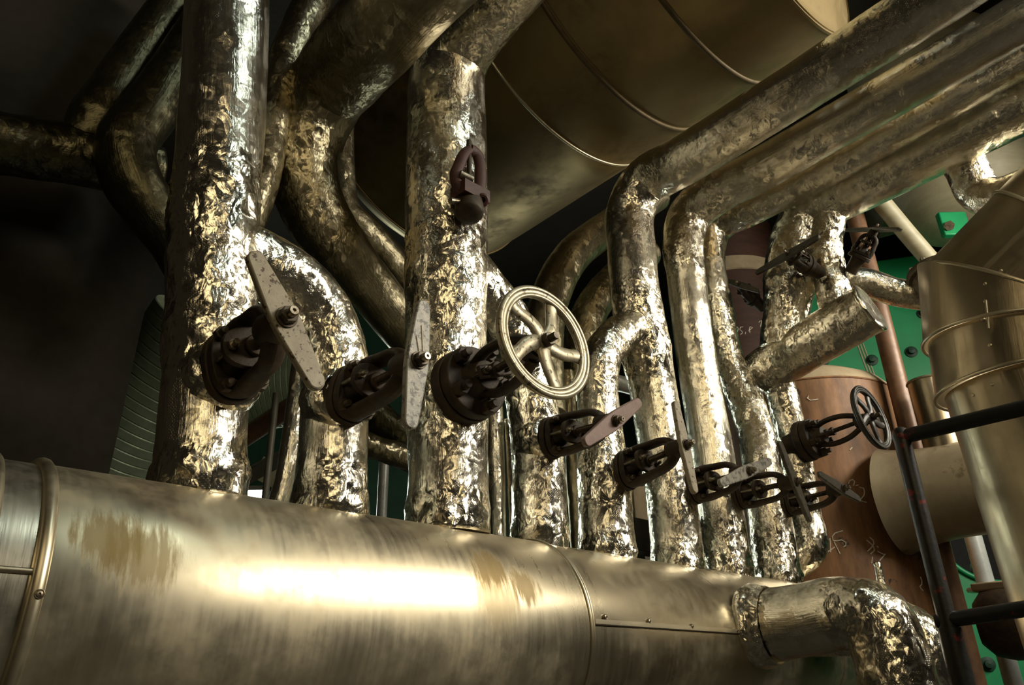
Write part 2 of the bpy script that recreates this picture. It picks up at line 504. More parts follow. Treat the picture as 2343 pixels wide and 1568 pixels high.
def lever_valve(label, B, C, e0, e1, k=1.0, rot=0.0, hmat='handle', wm=None, imat='iron', group='lever gate valves', scratch=False):
    ax = (C - B); L = ax.length; ax.normalize()
    ux, uy = frame(ax, rot)
    root = thing('lever_valve', label, 'valve', B, group)
    P = lambda x, y, z: B + ux * x + uy * y + ax * z
    fz = .0
    # flanges
    body = MB()
    body.lathe([(.0, -.12 * k), (.040 * k, -.12 * k), (.044 * k, -.03 * k), (.050 * k, -.012 * k), (.030 * k, 0)], B, ax, 28)
    oval = [(.074 * k * math.copysign(abs(math.cos(t)) ** .8, math.cos(t)), .056 * k * math.copysign(abs(math.sin(t)) ** .8, math.sin(t)))
            for t in [2 * math.pi * i / 28 for i in range(28)]]
    body.prism(oval, P(0, 0, -.012 * k), ux, uy, ax, .024 * k)
    body.prism([(x * .96, y * .94) for x, y in oval], P(0, 0, .016 * k), ux, uy, ax, .022 * k)
    body.lathe([(.040 * k, .036 * k), (.036 * k, .05 * k), (.026 * k, .062 * k), (.022 * k, .085 * k), (.0, .086 * k)], B, ax, 24)
    bodyo = body.build('body', M[imat], root, bevel=.003 * k)
    for sx, sy in ((1, .62), (-1, -.62), (1, -.62), (-1, .62)):
        p = P(.052 * k * sx, .052 * k * sy, .038 * k)
        nutbolt(bodyo, p, ax, .0135 * k, .016 * k, .016 * k, 'bolt', 'flange_bolt', rot=sx)
    # yoke arms: flat bars, one either side, into the hub
    yk = MB()
    hz_ = L - .060 * k
    for sg in (1, -1):
        pts = [P(sg * .056 * k, 0, .030 * k), P(sg * .060 * k, 0, .07 * k), P(sg * .056 * k, 0, L * .45), P(sg * .050 * k, 0, L * .66), P(sg * .034 * k, 0, hz_ - .004 * k), P(sg * .012 * k, 0, hz_ + .014 * k)]
        yk.tube([(p, .022 * k * q) for p, q in zip(pts, (1.25, 1.1, 1, .95, 1, 1))], n=14, ds=.012, ref=ux * sg, ell=(.62, 1.08))
    yk.lathe([(.018 * k, hz_ - .02 * k), (.032 * k, hz_ - .012 * k), (.035 * k, hz_ + .006 * k), (.030 * k, hz_ + .022 * k), (.030 * k, L - .028 * k), (.026 * k, L - .014 * k), (.0, L - .014 * k)], B, ax, 28)
    yk.build('yoke', M[imat], root, bevel=0, ang=50)
    # stem, gland
    st = MB(); prof = [(.0, .05 * k), (.0115 * k, .05 * k)]
    z = .09 * k
    while z < L - .07 * k:
        prof += [(.0115 * k, z), (.0098 * k, z + .002 * k)]; z += .004 * k
    prof += [(.0115 * k, L - .06 * k), (.0115 * k, L - .02 * k), (0, L - .02 * k)]
    st.lathe(prof, B, ax, 16); st.build('stem', M['bolt'], root)
    gl = MB()
    gl.prism([(x * .55, y * 1.05) for x, y in oval], P(0, 0, .098 * k), ux, uy, ax, .014 * k)
    gl.lathe([(.021 * k, .112 * k), (.021 * k, .124 * k), (.012 * k, .126 * k)], B, ax, 20)
    glo = gl.build('gland', M[imat], root, bevel=.002 * k)
    for sg in (1, -1):
        g = MB(); g.cyl(P(0, sg * .043 * k, .036 * k), P(0, sg * .043 * k, .138 * k), .0055 * k, n=10)
        g.hexn(P(0, sg * .043 * k, .113 * k), ax, .010 * k, .011 * k)
        g.build('gland_bolt', M['stem'] if sg > 0 else M['bolt'], glo)
    # lever
    q0 = hit(*e0, C, ax) - C; q1 = hit(*e1, C, ax) - C
    u = (q1 - q0).normalized(); w = ax.cross(u)
    wm = wm or .028 * k
    h = MB(); th = .018 * min(k, 1.1)
    h.prism(stadium(q0.length, q1.length, wm, wm * .62), C - ax * th, u, w, ax, th)
    ho = h.build('lever', M[hmat], root, bevel=.0035 * k)
    if scratch:
        s = MB()
        for a, b in (((.018, .010), (.085, -.002)), ((.012, .001), (.055, -.012)), ((.012, .001), (.018, .010))):
            pa = C - u * a[0] * k + w * a[1] * k + ax * .0008; pb = C - u * b[0] * k + w * b[1] * k + ax * .0004
            s.tube([(pa, .0022 * k), (pb, .0022 * k)], n=6, smooth=False)
        s.build('chalk_mark', M['chalk'], ho)['label'] = 'pale scratched strokes on the lever'
    nt = MB(); nt.cyl(C - ax * .001, C + ax * .004 * k, .020 * k, n=24); nt.hexn(C + ax * .004 * k, ax, .0165 * k, .015 * k, .3)
    nt.build('nut', M['bolt'], ho, bevel=.0015 * k)
    se = MB(); se.lathe([(.0095 * k, 0), (.0095 * k, .030 * k), (.008 * k, .033 * k), (.0035 * k, .033 * k), (.003 * k, .029 * k), (0, .029 * k)], C, ax, 16)
    se.build('stem_end', M['stem'], root)
    return root, B, ax


def wheel_valve(label, B, C, Rw, Rf, imat='iron', wmat='wheel', rot=0.0, spoke0=.2, group='handwheel valves'):
    ax = (C - B); L = ax.length; ax.normalize()
    ux, uy = frame(ax, rot)
    root = thing('handwheel_valve', label, 'valve', B, group)
    P = lambda r, t, z: B + (ux * math.cos(t) + uy * math.sin(t)) * r + ax * z
    fl = Rf * .34
    b = MB(); b.lathe([(0, -.10), (Rf * .62, -.10), (Rf * .66, -.02), (Rf, -.016), (Rf, fl - .02), (Rf * .98, fl - .016), (0, fl - .016)], B, ax, 64)
    b.build('body_flange', M[imat], root, bevel=.003)
    b = MB(); g0 = fl - .012
    b.lathe([(0, g0), (Rf * .955, g0), (Rf * .97, g0 + .003), (Rf * .97, g0 + fl * .9), (Rf * .94, g0 + fl), (Rf * .56, g0 + fl), (Rf * .50, g0 + fl + .01),
             (Rf * .42, g0 + fl + .035), (Rf * .40, g0 + fl + .05), (Rf * .22, g0 + fl + .055), (0, g0 + fl + .055)], B, ax, 64)
    bo = b.build('bonnet', M[imat], root, bevel=.003)
    top = g0 + fl
    for i in range(5):
        t = .55 + 2 * math.pi * i / 5
        nutbolt(bo, P(Rf * .77, t, top), ax, Rf * .20, Rf * .26, Rf * .20, 'iron', 'flange_bolt', rot=i)
    y = MB()
    for sg in (0, math.pi):
        pts = [P(Rf * .40, sg, top + .01), P(Rf * .56, sg, top + (L - top) * .25), P(Rf * .52, sg, top + (L - top) * .55), P(Rf * .26, sg, L - .055)]
        y.tube([(p, Rf * .155) for p in pts], n=16, ds=.01, ref=ux, ell=(.8, 1.25))
    y.lathe([(Rf * .12, L - .085), (Rf * .24, L - .08), (Rf * .29, L - .06), (Rf * .29, L - .028), (Rf * .2, L - .022), (0, L - .022)], B, ax, 32)
    y.build('yoke', M[imat], root, ang=50)
    s = MB(); prof = [(0, top), (Rf * .105, top)]; z = top + .06
    while z < L - .085: prof += [(Rf * .105, z), (Rf * .085, z + .0025)]; z += .005
    prof += [(Rf * .105, L - .08), (Rf * .105, L - .01), (0, L - .01)]
    s.lathe(prof, B, ax, 20); s.build('stem', M['bolt'], root)
    g = MB(); zg = top + .075
    g.box(B + ax * (zg + .008), uy, ux, ax, Rf * 1.05, Rf * .34, .016)
    g.lathe([(Rf * .2, zg + .016), (Rf * .2, zg + .03), (Rf * .12, zg + .032)], B, ax, 24)
    go = g.build('gland', M[imat], root, bevel=.003)
    for sg in (1, -1):
        q = MB(); c = B + uy * (Rf * .40 * sg)
        q.cyl(c + ax * (top + .03), c + ax * (zg + .045), Rf * .05, n=12); q.hexn(c + ax * (zg + .017), ax, Rf * .09, .014)
        q.build('gland_bolt', M['bolt'], go)
    # wheel
    w = MB(); rr = Rw * .088
    w.torus(C, ax, Rw - rr, rr, n=96, m=18, sq=.95)
    w.torus(C + ax * rr * .55, ax, Rw - rr * .35, rr * .62, n=96, m=12); w.torus(C + ax * rr * .45, ax, Rw - rr * 1.75, rr * .5, n=96, m=12)
    wh = w.build('handwheel', M[wmat], root, ang=60)
    vx, vy = frame(ax, spoke0)
    Q = lambda r, t, z: C + (vx * math.cos(t) + vy * math.sin(t)) * r + ax * z
    for i in range(5):
        t = 2 * math.pi * i / 5
        pts = [(Q(Rw * .06, t, -.002), Rw * .12), (Q(Rw * .22, t + .02, .002), Rw * .108), (Q(Rw * .42, t + .14, .001), Rw * .10), (Q(Rw * .64, t + .28, -.002), Rw * .094),
               (Q(Rw * .80, t + .33, -.002), Rw * .105), (Q(Rw * .90, t + .34, 0), Rw * .125)]
        m = MB(); m.tube(pts, n=16, ds=.006, ref=ax, ell=(.6, 1.28)); m.build('spoke', M[wmat], wh, ang=60)
    h = MB(); h.lathe([(0, -.022), (Rw * .17, -.022), (Rw * .19, -.006), (Rw * .17, .008), (Rw * .14, .012), (0, .012)], C, ax, 36)
    h.build('hub', M[wmat], wh, ang=50)
    n_ = MB(); n_.hexn(C + ax * .012, ax, Rw * .125, Rw * .12, .4); n_.build('nut', M['bolt'], wh, bevel=.002)
    e = MB(); e.lathe([(Rw * .068, .012), (Rw * .068, .012 + Rw * .23), (Rw * .055, .012 + Rw * .25), (0, .012 + Rw * .25)], C, ax, 18)
    e.build('stem_end', M['bolt'], root)
    return root, B, ax


# ================================================================== THE PLACE
FLOOR = 0.0
# ---- steam header
hroot = thing('steam_header', 'long aluminium-clad horizontal drum across the bottom of the photo, pipes rising from it', 'pipe header', HC + A * .8 - Z * 0)
S0, S1, S2 = -1.04, .403, 2.65


def drum(name, s0, s1, R, mat, parent, n=128):
    mb = MB()
    k = max(2, int((s1 - s0) / .05))
    pts = [(hd(s0 + (s1 - s0) * i / k), R) for i in range(k + 1)]
    mb.tube(pts, n=n, smooth=False, foil=lambda s, P, th: (0, .0012 * noise.noise(P * 3.0)), cap=True)
    return mb.build(name, mat, parent, ang=50)


drum('cladding_panel', S0, S1 + .006, HR, M['clad'], hroot)
drum('cladding_panel', S1 - .02, S2, HR - .004, M['clad'], hroot)
drum('end_band', S0 - .085, S0, HR - .003, M['clad_end'], hroot)
mb = MB(); prof = []
for i in range(13):
    t = i / 12 * math.pi / 2
    prof.append(((HR - .012) * math.cos(t), -.10 * math.sin(t)))
mb.lathe([(HR - .012, .004)] + prof, hd(S0 - .082), A, 96); mb.build('end_dish', M['clad_end'], hroot, ang=60)
for s, r, nm in ((S0 - .088, .011, 'end_ring'), (S0, .014, 'joint_bead'), (S1 + .002, .0065, 'joint_bead')):
    mb = MB(); mb.torus(hd(s), A, HR - .001, r, n=128, m=12); mb.build(nm, M['bead'], hroot, ang=80)
mb = MB(); mb.torus(hd(S1 + .016), A, HR - .003, .0045, n=128, m=10); mb.build('joint_bead', M['bead'], hroot, ang=80)
# long lap seam of the far cladding section
for (xa, ya), (xb, yb) in (((1362, 1428), (1690, 1453)),):
    Pa, na = cyl_hit(xa, ya, HC, A, HR); Pb, nb = cyl_hit(xb, yb, HC, A, HR)
    sa, sb = (Pa - HC).dot(A), (Pb - HC).dot(A)
    ph = math.atan2(na.dot(Z), na.dot(N))
    mb = MB(); arc = [ph + (i / 8) * .045 for i in range(9)]
    outer = [(math.cos(t) * (HR + .0025), math.sin(t) * (HR + .0025)) for t in arc]
    inner = [(math.cos(t) * (HR - .012), math.sin(t) * (HR - .012)) for t in arc[::-1]]
    mb.prism(outer + inner, hd(sa), N, Z, A, 1.6); mb.build('lap_seam', M['bead'], hroot, ang=30)
    mb = MB(); c = hd(sa) + N * math.cos(ph - .004) * (HR - .001) + Z * math.sin(ph - .004) * (HR - .001)
    mb.cyl(c, c + A * 1.6, .0022, n=8); mb.build('lap_edge', M['iron'], hroot)
# cross seam on the end band
Pa, na = cyl_hit(60, 1306, HC, A, HR)
ph = math.atan2(na.dot(Z), na.dot(N))
mb = MB(); c = hd(S0 - .08) + (N * math.cos(ph) + Z * math.sin(ph)) * (HR - .002)
mb.cyl(c, c + A * .075, .006, n=12); mb.build('band_seam', M['bead'], hroot)
for x, y in ((90, 1360), (1385, 1412), (1485, 1422), (1583, 1434), (1686, 1444)):
    P, n = cyl_hit(x, y, HC, A, HR + (.012 if x < 100 else 0))
    mb = MB(); mb.lathe([(.0085, -.004), (.0085, .0016), (.0075, .003), (.0062, .0022), (.005, .0042), (.0022, .0048), (.002, .002), (0, .002)], P, n, 24)
    mb.build('screw', M['stem'], hroot)
mb = MB(); mb.torus(hd(2.02), A, HR - .004, .0035, n=96, m=8); mb.build('joint_bead', M['bead'], hroot, ang=80)
for s in (-.6, 2.2):
    mb = MB(); c = hd(s)
    for sg in (-1, 1): mb.box(V((c.x, c.y, (c.z - .2) / 2)) + N * (.2 * sg), A, N, Z, .12, .08, c.z - .2)
    mb.box(V((c.x, c.y, c.z - .28)), A, N, Z, .14, .5, .06)
    mb.build('support_stand', M['steel'], hroot, bevel=.004)


def P3d(lst, f): return [(f(*q[:2]), q[2]) for q in lst]


def foot(P): return (P[0][0])


# ---- riser 1 + its branch
r1 = thing('forked_pipe', 'thick foil-wrapped riser at left that forks to the right above a long lever valve', 'pipe', rp(455, 1110))
pipe(r1, 'riser', P3d([(454, 1150, .112), (457, 1110, .112), (463, 1000, .108), (474, 860, .110), (484, 720, .116), (490, 600, .124), (490, 510, .122), (496, 430, .118), (510, 260, .124), (519, 60, .128), (525, -120, .13)], rp), M['foil'],
     zones=[(0, .10, 1), (.3, .95, .85)], base=.12, ruffle=[(.07, .04, .016), (.42, .07, .010), (.86, .10, .010)])
pipe(r1, 'branch', P3d([(480, 560, .09), (545, 580, .098), (620, 618, .10), (690, 668, .101), (738, 735, .100), (762, 820, .099), (767, 910, .099), (763, 1010, .098), (758, 1110, .098), (757, 1200, .10)], rp), M['foil'],
     zones=[(0, .62, .9), (.86, 1.2, .9)], base=.14, ruffle=[(.95, .06, .016), (.52, .06, .006)])
# ---- riser 3 and the branch to riser 4
r3 = thing('forked_pipe', 'thick vertical foil-wrapped riser in the middle carrying the large cream handwheel valve', 'pipe', rp(1024, 1190))
PT = rp(1021, 200)
pipe(r3, 'riser', P3d([(1025, 1225, .130), (1025, 1190, .128), (1025, 1080, .128), (1023, 930, .134), (1021, 760, .140), (1021, 620, .150), (1022, 470, .155), (1022, 300, .157), (1022, 215, .157)], rp)
     + [(bp(1030, 150, PT), .150), (bp(1080, 80, PT), .125), (bp(1150, 0, PT), .115), (bp(1240, -100, PT), .115)], M['foil'],
     zones=[(0, .10, 1), (.28, 1.05, .85), (1.05, 1.6, .6), (1.85, 2.25, .85)], base=.3, ruffle=[(.06, .04, .016), (.45, .08, .008), (1.05, .02, .006)])
pipe(r3, 'branch', P3d([(1055, 600, .10), (1095, 660, .105), (1148, 735, .105), (1192, 830, .100), (1218, 930, .094), (1230, 1040, .094), (1234, 1150, .098), (1236, 1275, .098)], rp), M['foil'],
     zones=[(0, .5, 1), (.55, .95, .8)], base=.3, ruffle=[(1.08, .05, .016), (.62, .06, .008)])
# ---- risers 5 and 6
r6 = thing('forked_pipe', 'pair of joined foil-wrapped risers right of the cream handwheel, bending into the upper bundle', 'pipe', rp(1552, 1290))
PA = rp(1438, 440)
pipe(r6, 'riser', P3d([(1554, 1320, .108), (1551, 1285, .107), (1534, 1130, .106), (1512, 1000, .106), (1492, 880, .106), (1468, 760, .118), (1452, 660, .116), (1445, 570, .118), (1441, 490, .121)], rp)
     + [(bp(1475, 420, PA), .122), (bp(1560, 370, PA), .118), (bp(1700, 283, PA), .115), (bp(1900, 155, PA), .112), (bp(2100, 24, PA), .112), (bp(2300, -110, PA), .112), (bp(2500, -260, PA), .112)], M['foil'],
     zones=[(0, .1, 1), (.25, .42, .6), (.88, 1.3, .85), (1.7, 2.05, .8)], base=.24, ruffle=[(.06, .04, .014), (.98, .08, .010)])
pipe(r6, 'riser', P3d([(1392, 1300, .106), (1389, 1262, .106), (1384, 1120, .104), (1374, 980, .090), (1368, 880, .084), (1378, 815, .085), (1412, 772, .086), (1455, 748, .088), (1490, 735, .07)], rp), M['foil'],
     zones=[(0, .1, 1), (.2, .5, .9), (.7, 1.2, .85)], base=.25, ruffle=[(.06, .04, .014), (.36, .07, .008)])
# ---- riser 7
PB = rp(1565, 520)
r7 = thing('bent_pipe', 'smooth foil-wrapped riser with bright lengthwise streaks, second pipe down in the upper bundle', 'pipe', rp(1668, 1305))
pipe(r7, 'riser', P3d([(1671, 1335, .106), (1667, 1300, .106), (1650, 1180, .102), (1632, 1050, .100), (1606, 900, .098), (1585, 760, .098), (1571, 640, .101), (1563, 560, .108)], rp)
     + [(bp(1580, 490, PB), .118), (bp(1640, 440, PB), .118), (bp(1740, 388, PB), .112), (bp(1900, 296, PB), .108), (bp(2100, 182, PB), .105), (bp(2300, 66, PB), .105), (bp(2500, -60, PB), .105)], M['foil'],
     zones=[(0, .25, 1), (1.55, 2.2, .7)], base=.08, ruffle=[(.06, .04, .014)])
# ---- riser 8
r8 = thing('bent_pipe', 'foil-wrapped riser with a crumpled S-bend beside the smooth streaked riser', 'pipe', rp(1780, 1320))
rb8 = lambda x, y: rp(x, y, -.13)
PC = rb8(1625, 560)
pipe(r8, 'riser', P3d([(1783, 1350, .108), (1779, 1318, .108), (1766, 1220, .106), (1746, 1090, .098)], rp) + P3d([(1728, 985, .093)], lambda x, y: rp(x, y, -.03)) + P3d([(1700, 905, .092)], lambda x, y: rp(x, y, -.08))
     + P3d([(1668, 835, .09), (1650, 760, .088), (1634, 670, .092), (1622, 590, .095)], rb8)
     + [(bp(1640, 520, PC), .10), (bp(1720, 480, PC), .092), (bp(1900, 388, PC), .085), (bp(2100, 275, PC), .085), (bp(2300, 160, PC), .085), (bp(2500, 50, PC), .085)], M['foil'],
     zones=[(0, .25, 1), (.75, 1.65, .85), (1.9, 2.5, .6)], base=.3, ruffle=[(.06, .04, .014), (1.0, .05, .008)])
# ---- riser 9: capped horizontal drum, two verticals up to the lowest bundle pipe
P9 = rp(1770, 870)
r9 = thing('capped_pipe', 'short fat foil cylinder with a round flat foil end cap, fed by the rightmost riser', 'pipe', rp(1850, 1260))
e9 = [rp(1846, 1262) - N * .42 - Z * .12, rp(1846, 1300) - N * .16]
pipe(r9, 'riser', [(e9[0], .082), (e9[1], .085)] + P3d([(1850, 1255, .092), (1842, 1180, .086), (1822, 1060, .084), (1800, 950, .084), (1784, 890, .088), (1765, 850, .08)], rp), M['foil'],
     zones=[(0, .35, .5), (.4, 2, .7)], base=.4)
ca, cb = bp(1722, 866, P9), bp(1990, 705, P9)
cax = (cb - ca).normalized()
mb = MB(); mb.tube([(ca - cax * .03, .05), (ca, .10), (ca + cax * .05, .128), (ca + cax * .12, .133), (cb, .136)], n=80, ds=.011, foil=foilf([(0, .22, .8)], .45), cap=True)
mb.build('drum', M['foil'], r9, ang=60)
mb = MB(); mb.lathe([(.139, -.012), (.143, 0), (.139, .008), (.1, .012), (.05, .006), (0, .009)], cb, cax, 64)
for i, p in enumerate(mb.v): mb.v[i] = p + cax * (.004 * noise.noise(p * 22))
mb.build('end_cap', M['foil'], r9, ang=60)
mb = MB(); cc = at(1600, 500, 3)
PD = bp(1850, 480, P9)
rD = thing('branched_pipe', 'lowest pipe of the upper foil bundle, two crumpled stubs joining it to the capped cylinder', 'pipe', PD)
pipe(rD, 'bundle_pipe', [(bp(1800, 500, P9), .10), (bp(1850, 480, P9), .150), (bp(2000, 410, P9), .143), (bp(2150, 337, P9), .138), (bp(2300, 263, P9), .136), (bp(2500, 160, P9), .136)], M['foil'], zones=[(0, .35, .9), (1.0, 1.7, .5)], base=.2)
pipe(rD, 'stub_pipe', [(bp(1795, 800, P9), .135), (bp(1800, 720, P9), .125), (bp(1808, 640, P9), .150), (bp(1822, 560, P9), .155), (bp(1845, 485, P9), .14)], M['foil'], base=.8, amp=1.6)
pipe(rD, 'stub_pipe', [(bp(1918, 715, P9), .09), (bp(1900, 640, P9), .09), (bp(1888, 560, P9), .092), (bp(1900, 470, P9), .10)], M['foil'], base=1.0, amp=1.8)

# ---- elbows out of the header's front, lower right
Pn, nn = cyl_hit(1735, 1432, HC, A, HR)
sN = (Pn - HC).dot(A)
for i, (ds_, lab) in enumerate(((0, 'large foil-wrapped elbow leaving the drum front at lower right and turning down'), (.42, 'second foil-wrapped elbow half hidden behind the lower right one'))):
    Q = hd(sN + ds_); Q.z = Pn.z
    ro = thing('elbow_pipe', lab, 'pipe', Q + N * .3, 'elbows under the drum')
    Pv = hd(sN + ds_)
    if i == 0:
        pts = [(Q + N * .20, .128), (Q + N * .30, .128), (bp(1850, 1416, Pv), .122), (bp(1930, 1403, Pv), .122), (bp(2000, 1420, Pv), .123), (bp(2032, 1480, Pv), .120), (bp(2055, 1568, Pv), .118), (bp(2085, 1690, Pv), .118), (bp(2130, 1850, Pv), .118)]
        zz = [(.04, .17, 1), (.42, 2, .85)]
    else:
        pts = [(Q + N * .20, .10), (Q + N * .30, .10), (bp(1985, 1440, Pv), .10), (bp(2060, 1437, Pv), .10), (bp(2100, 1470, Pv), .10), (bp(2122, 1540, Pv), .10), (bp(2140, 1620, Pv), .10), (bp(2190, 1800, Pv), .10)]
        zz = [(0, 3, .9)]
    pipe(ro, 'elbow', pts, M['foil'], zones=zz, base=.10, ruffle=[(.10, .03, .018)] if i == 0 else None)
    if i == 0:
        q = bp(1752, 1433, Pv)
        mb = MB(); mb.tube([(Q + N * .275, .142), (Q + N * .30, .150), (Q + N * .33, .140), (Q + N * .37, .131)], n=72, ds=.01, foil=foilf([(0, 9, 1)], 1, 1.5), cap=False)
        mb.build('foil_collar', M['foil'], ro, ang=180)

fs_ = at(2009, 1300, 4.0)
pipe(thing('foil_stub', 'short thin foil-wrapped stub standing up behind the lower right elbow', 'pipe', fs_), 'run', [(fs_ + Z * .03, .018), (fs_ - Z * .05, .019), (fs_ - Z * .16, .019), (fs_ - Z * .34, .019), (V((fs_.x, fs_.y, .0)), .019)], M['foil'], base=.8, n=24)
# ---- pipes behind the risers
bk = lambda o: (lambda x, y: rp(x, y, o))
b4 = bk(-.42)
PD1 = b4(690, 380)
rd1 = thing('bent_pipe', 'dark foil-wrapped pipe coming down from top left of centre and slanting behind the middle riser', 'pipe', PD1)
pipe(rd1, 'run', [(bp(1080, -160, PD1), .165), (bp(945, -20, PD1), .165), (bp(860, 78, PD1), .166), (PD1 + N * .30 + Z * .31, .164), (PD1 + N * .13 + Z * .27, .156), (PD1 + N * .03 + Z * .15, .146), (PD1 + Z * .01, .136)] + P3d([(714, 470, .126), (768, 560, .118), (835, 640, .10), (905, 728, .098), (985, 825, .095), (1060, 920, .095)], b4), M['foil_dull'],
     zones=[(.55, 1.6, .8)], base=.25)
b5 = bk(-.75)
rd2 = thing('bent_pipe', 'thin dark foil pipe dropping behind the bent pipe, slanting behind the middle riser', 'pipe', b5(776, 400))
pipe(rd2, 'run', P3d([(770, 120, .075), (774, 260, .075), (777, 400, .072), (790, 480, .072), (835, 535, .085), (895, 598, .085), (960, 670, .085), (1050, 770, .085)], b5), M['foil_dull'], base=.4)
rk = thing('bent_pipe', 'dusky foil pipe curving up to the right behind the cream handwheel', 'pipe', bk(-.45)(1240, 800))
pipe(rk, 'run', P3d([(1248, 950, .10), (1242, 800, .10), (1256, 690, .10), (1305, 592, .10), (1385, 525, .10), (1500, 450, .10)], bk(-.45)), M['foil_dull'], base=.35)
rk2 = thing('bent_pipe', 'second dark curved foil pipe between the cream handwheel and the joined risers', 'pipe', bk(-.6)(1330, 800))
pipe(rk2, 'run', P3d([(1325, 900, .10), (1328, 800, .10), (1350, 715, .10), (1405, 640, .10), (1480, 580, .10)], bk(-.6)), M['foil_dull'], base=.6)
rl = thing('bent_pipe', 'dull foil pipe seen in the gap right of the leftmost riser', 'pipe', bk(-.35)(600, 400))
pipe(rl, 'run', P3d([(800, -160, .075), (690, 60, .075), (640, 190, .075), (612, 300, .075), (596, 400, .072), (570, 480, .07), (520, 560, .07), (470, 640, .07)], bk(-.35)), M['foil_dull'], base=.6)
# back row of plain risers
for lab, pts, o, mt in (('slim silver riser standing behind the riser with the second lever valve', [(632, 1190, .036), (655, 1090, .036), (678, 940, .036), (693, 800, .034), (700, 700, .034)], -.42, 'foil'),
                        ('slim foil riser in the gap right of the middle riser', [(1138, 1230, .036), (1136, 1100, .036), (1132, 960, .036), (1126, 820, .036)], -.38, 'foil'),
                        ('slim dark riser in the gap left of the joined pair of risers', [(1325, 1270, .036), (1316, 1130, .036), (1305, 980, .036), (1296, 850, .036)], -.42, 'foil_dull'),
                        ('slim foil riser just left of the third lever riser', [(1190, 1240, .04), (1184, 1100, .04), (1176, 960, .04)], -.30, 'foil')):
    q_ = P3d(pts, bk(o)); ro = tag(pipe(None, 'slim_pipe', [(V((q_[0][0].x, q_[0][0].y, 0)), q_[0][1])] + q_, M[mt], base=.4, n=40), lab, 'pipe', 'slim risers behind')
rs = pipe(None, 'slim_pipe', P3d([(1395, 872, .045), (1440, 884, .045), (1500, 900, .045)], bk(-.5)), M['silver'], base=0, n=32)
tag(rs, 'short level silver pipe seen between the two joined risers', 'pipe')
# upper left: dark foil pipes
for lab, pts, o, base in (('leftmost dark slanting pipe under the dark ceiling', [(455, -60, .085), (395, 20, .085), (300, 160, .09), (228, 270, .095), (180, 330, .07)], -.58, .3),
                          ('dark pipe bending behind the leftmost riser', [(490, 20, .085), (425, 130, .088), (350, 245, .092), (290, 330, .095), (300, 410, .095), (345, 480, .09), (400, 550, .085), (450, 640, .085)], -.45, .3)):
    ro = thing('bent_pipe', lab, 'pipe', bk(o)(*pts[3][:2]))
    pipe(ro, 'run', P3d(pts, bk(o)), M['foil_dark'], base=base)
ro = thing('level_pipe', 'crinkled dark foil pipe entering at the left edge', 'pipe', bk(-.6)(150, 345))
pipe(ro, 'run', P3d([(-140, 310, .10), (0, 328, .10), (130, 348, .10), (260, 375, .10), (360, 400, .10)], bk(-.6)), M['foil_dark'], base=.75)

# ---- big tarnished vessel overhead
vaz, vel = math.radians(-43.6), math.radians(-1.33)
VT = V((math.sin(vaz) * math.cos(vel), math.cos(vaz) * math.cos(vel), math.sin(vel)))
VC = V((.661, 2.842, 3.564)) + CAM
VR = .9
vroot = thing('overhead_vessel', 'huge tarnished brass-brown clad drum overhead with ring joints', 'vessel', VC)


def vdrum(name, s0, s1, R, mat):
    mb = MB(); k = max(2, int(abs(s1 - s0) / .08))
    mb.tube([(VC + VT * (s0 + (s1 - s0) * i / k), R) for i in range(k + 1)], n=160, smooth=False, foil=lambda s, P, th: (0, .004 * noise.noise(P * 2.2)), cap=False)
    return mb.build(name, mat, vroot, ang=50)


ss = [1.727, .475, .077, -.379, -.776]
for i in range(4): vdrum('cladding_panel', ss[i] + .004, ss[i + 1] - .02, VR + .004 * (i % 2), M['vessel'])
mb = MB(); prof = [(VR * math.cos(i / 16 * math.pi / 2), .34 * math.sin(i / 16 * math.pi / 2)) for i in range(17)]
mb.lathe(prof, VC + VT * 1.727, VT, 128); mb.build('end_dish', M['vessel'], vroot, ang=60)
mb = MB(); mb.lathe([(VR + .012, 0), (VR + .012, -.012), (VR - .06, -.02), (.5, -.16), (0, -.2)], VC + VT * -.776, VT, 128); mb.build('end_dish', M['vessel'], vroot, ang=30)
for s, r, m_ in ((1.727, .008, 'vessel'), (.475, .009, 'bead'), (.077, .013, 'vessel_bead'), (-.379, .013, 'vessel_bead')):
    mb = MB(); mb.torus(VC + VT * s, VT, VR + .004, r, n=160, m=10); mb.build('joint_bead', M[m_], vroot, ang=80)

# ---- valves
def valve_at(b, c, off): B = rp(*b, off); return B, on_ray(*c, B, N)


LV = [  # label, base px, plane offset, handle centre px, lever ends px, scale, yoke turn, paint, host, half width
    ('biggest lever valve, its long worn grey lever leaning to the left over the leftmost riser', (530, 842), .13, (655, 727), (572, 574), (728, 892), 1.28, .25, 'handle', r1, .035, False),
    ('lever valve with an upright chipped grey lever marked by two pale strokes', (800, 905), .11, (958, 825), (972, 686), (940, 981), 1.18, -.15, 'handle_speck', r1, .034, True),
    ('lever valve with a pinkish lever tilted up to the right, below the cream handwheel', (1262, 1002), .10, (1408, 963), (1340, 1014), (1468, 918), 1.0, .1, 'handle_red', r3, .030, False),
    ('lever valve with a narrow grey lever nearly upright, right of the pinkish one', (1430, 1078), .10, (1570, 1018), (1546, 916), (1592, 1128), 1.05, -.1, 'handle', r6, .026, False),
    ('lever valve with a speckled level lever right of the narrow upright lever', (1585, 1115), .10, (1713, 1078), (1650, 1106), (1766, 1054), 1.0, .1, 'handle_speck', r6, .026, False),
    ('lever valve with a dark sooty lever leaning left, beside the speckled level lever', (1690, 1130), .10, (1822, 1102), (1784, 1010), (1856, 1196), 1.0, .15, 'handle_dark', r7, .026, False),
    ('small lever valve furthest right in the row, its dark lever against the rusty tank', (1800, 1150), .10, (1930, 1118), (1878, 1094), (1972, 1154), .98, -.1, 'handle_dark', r8, .026, False)]
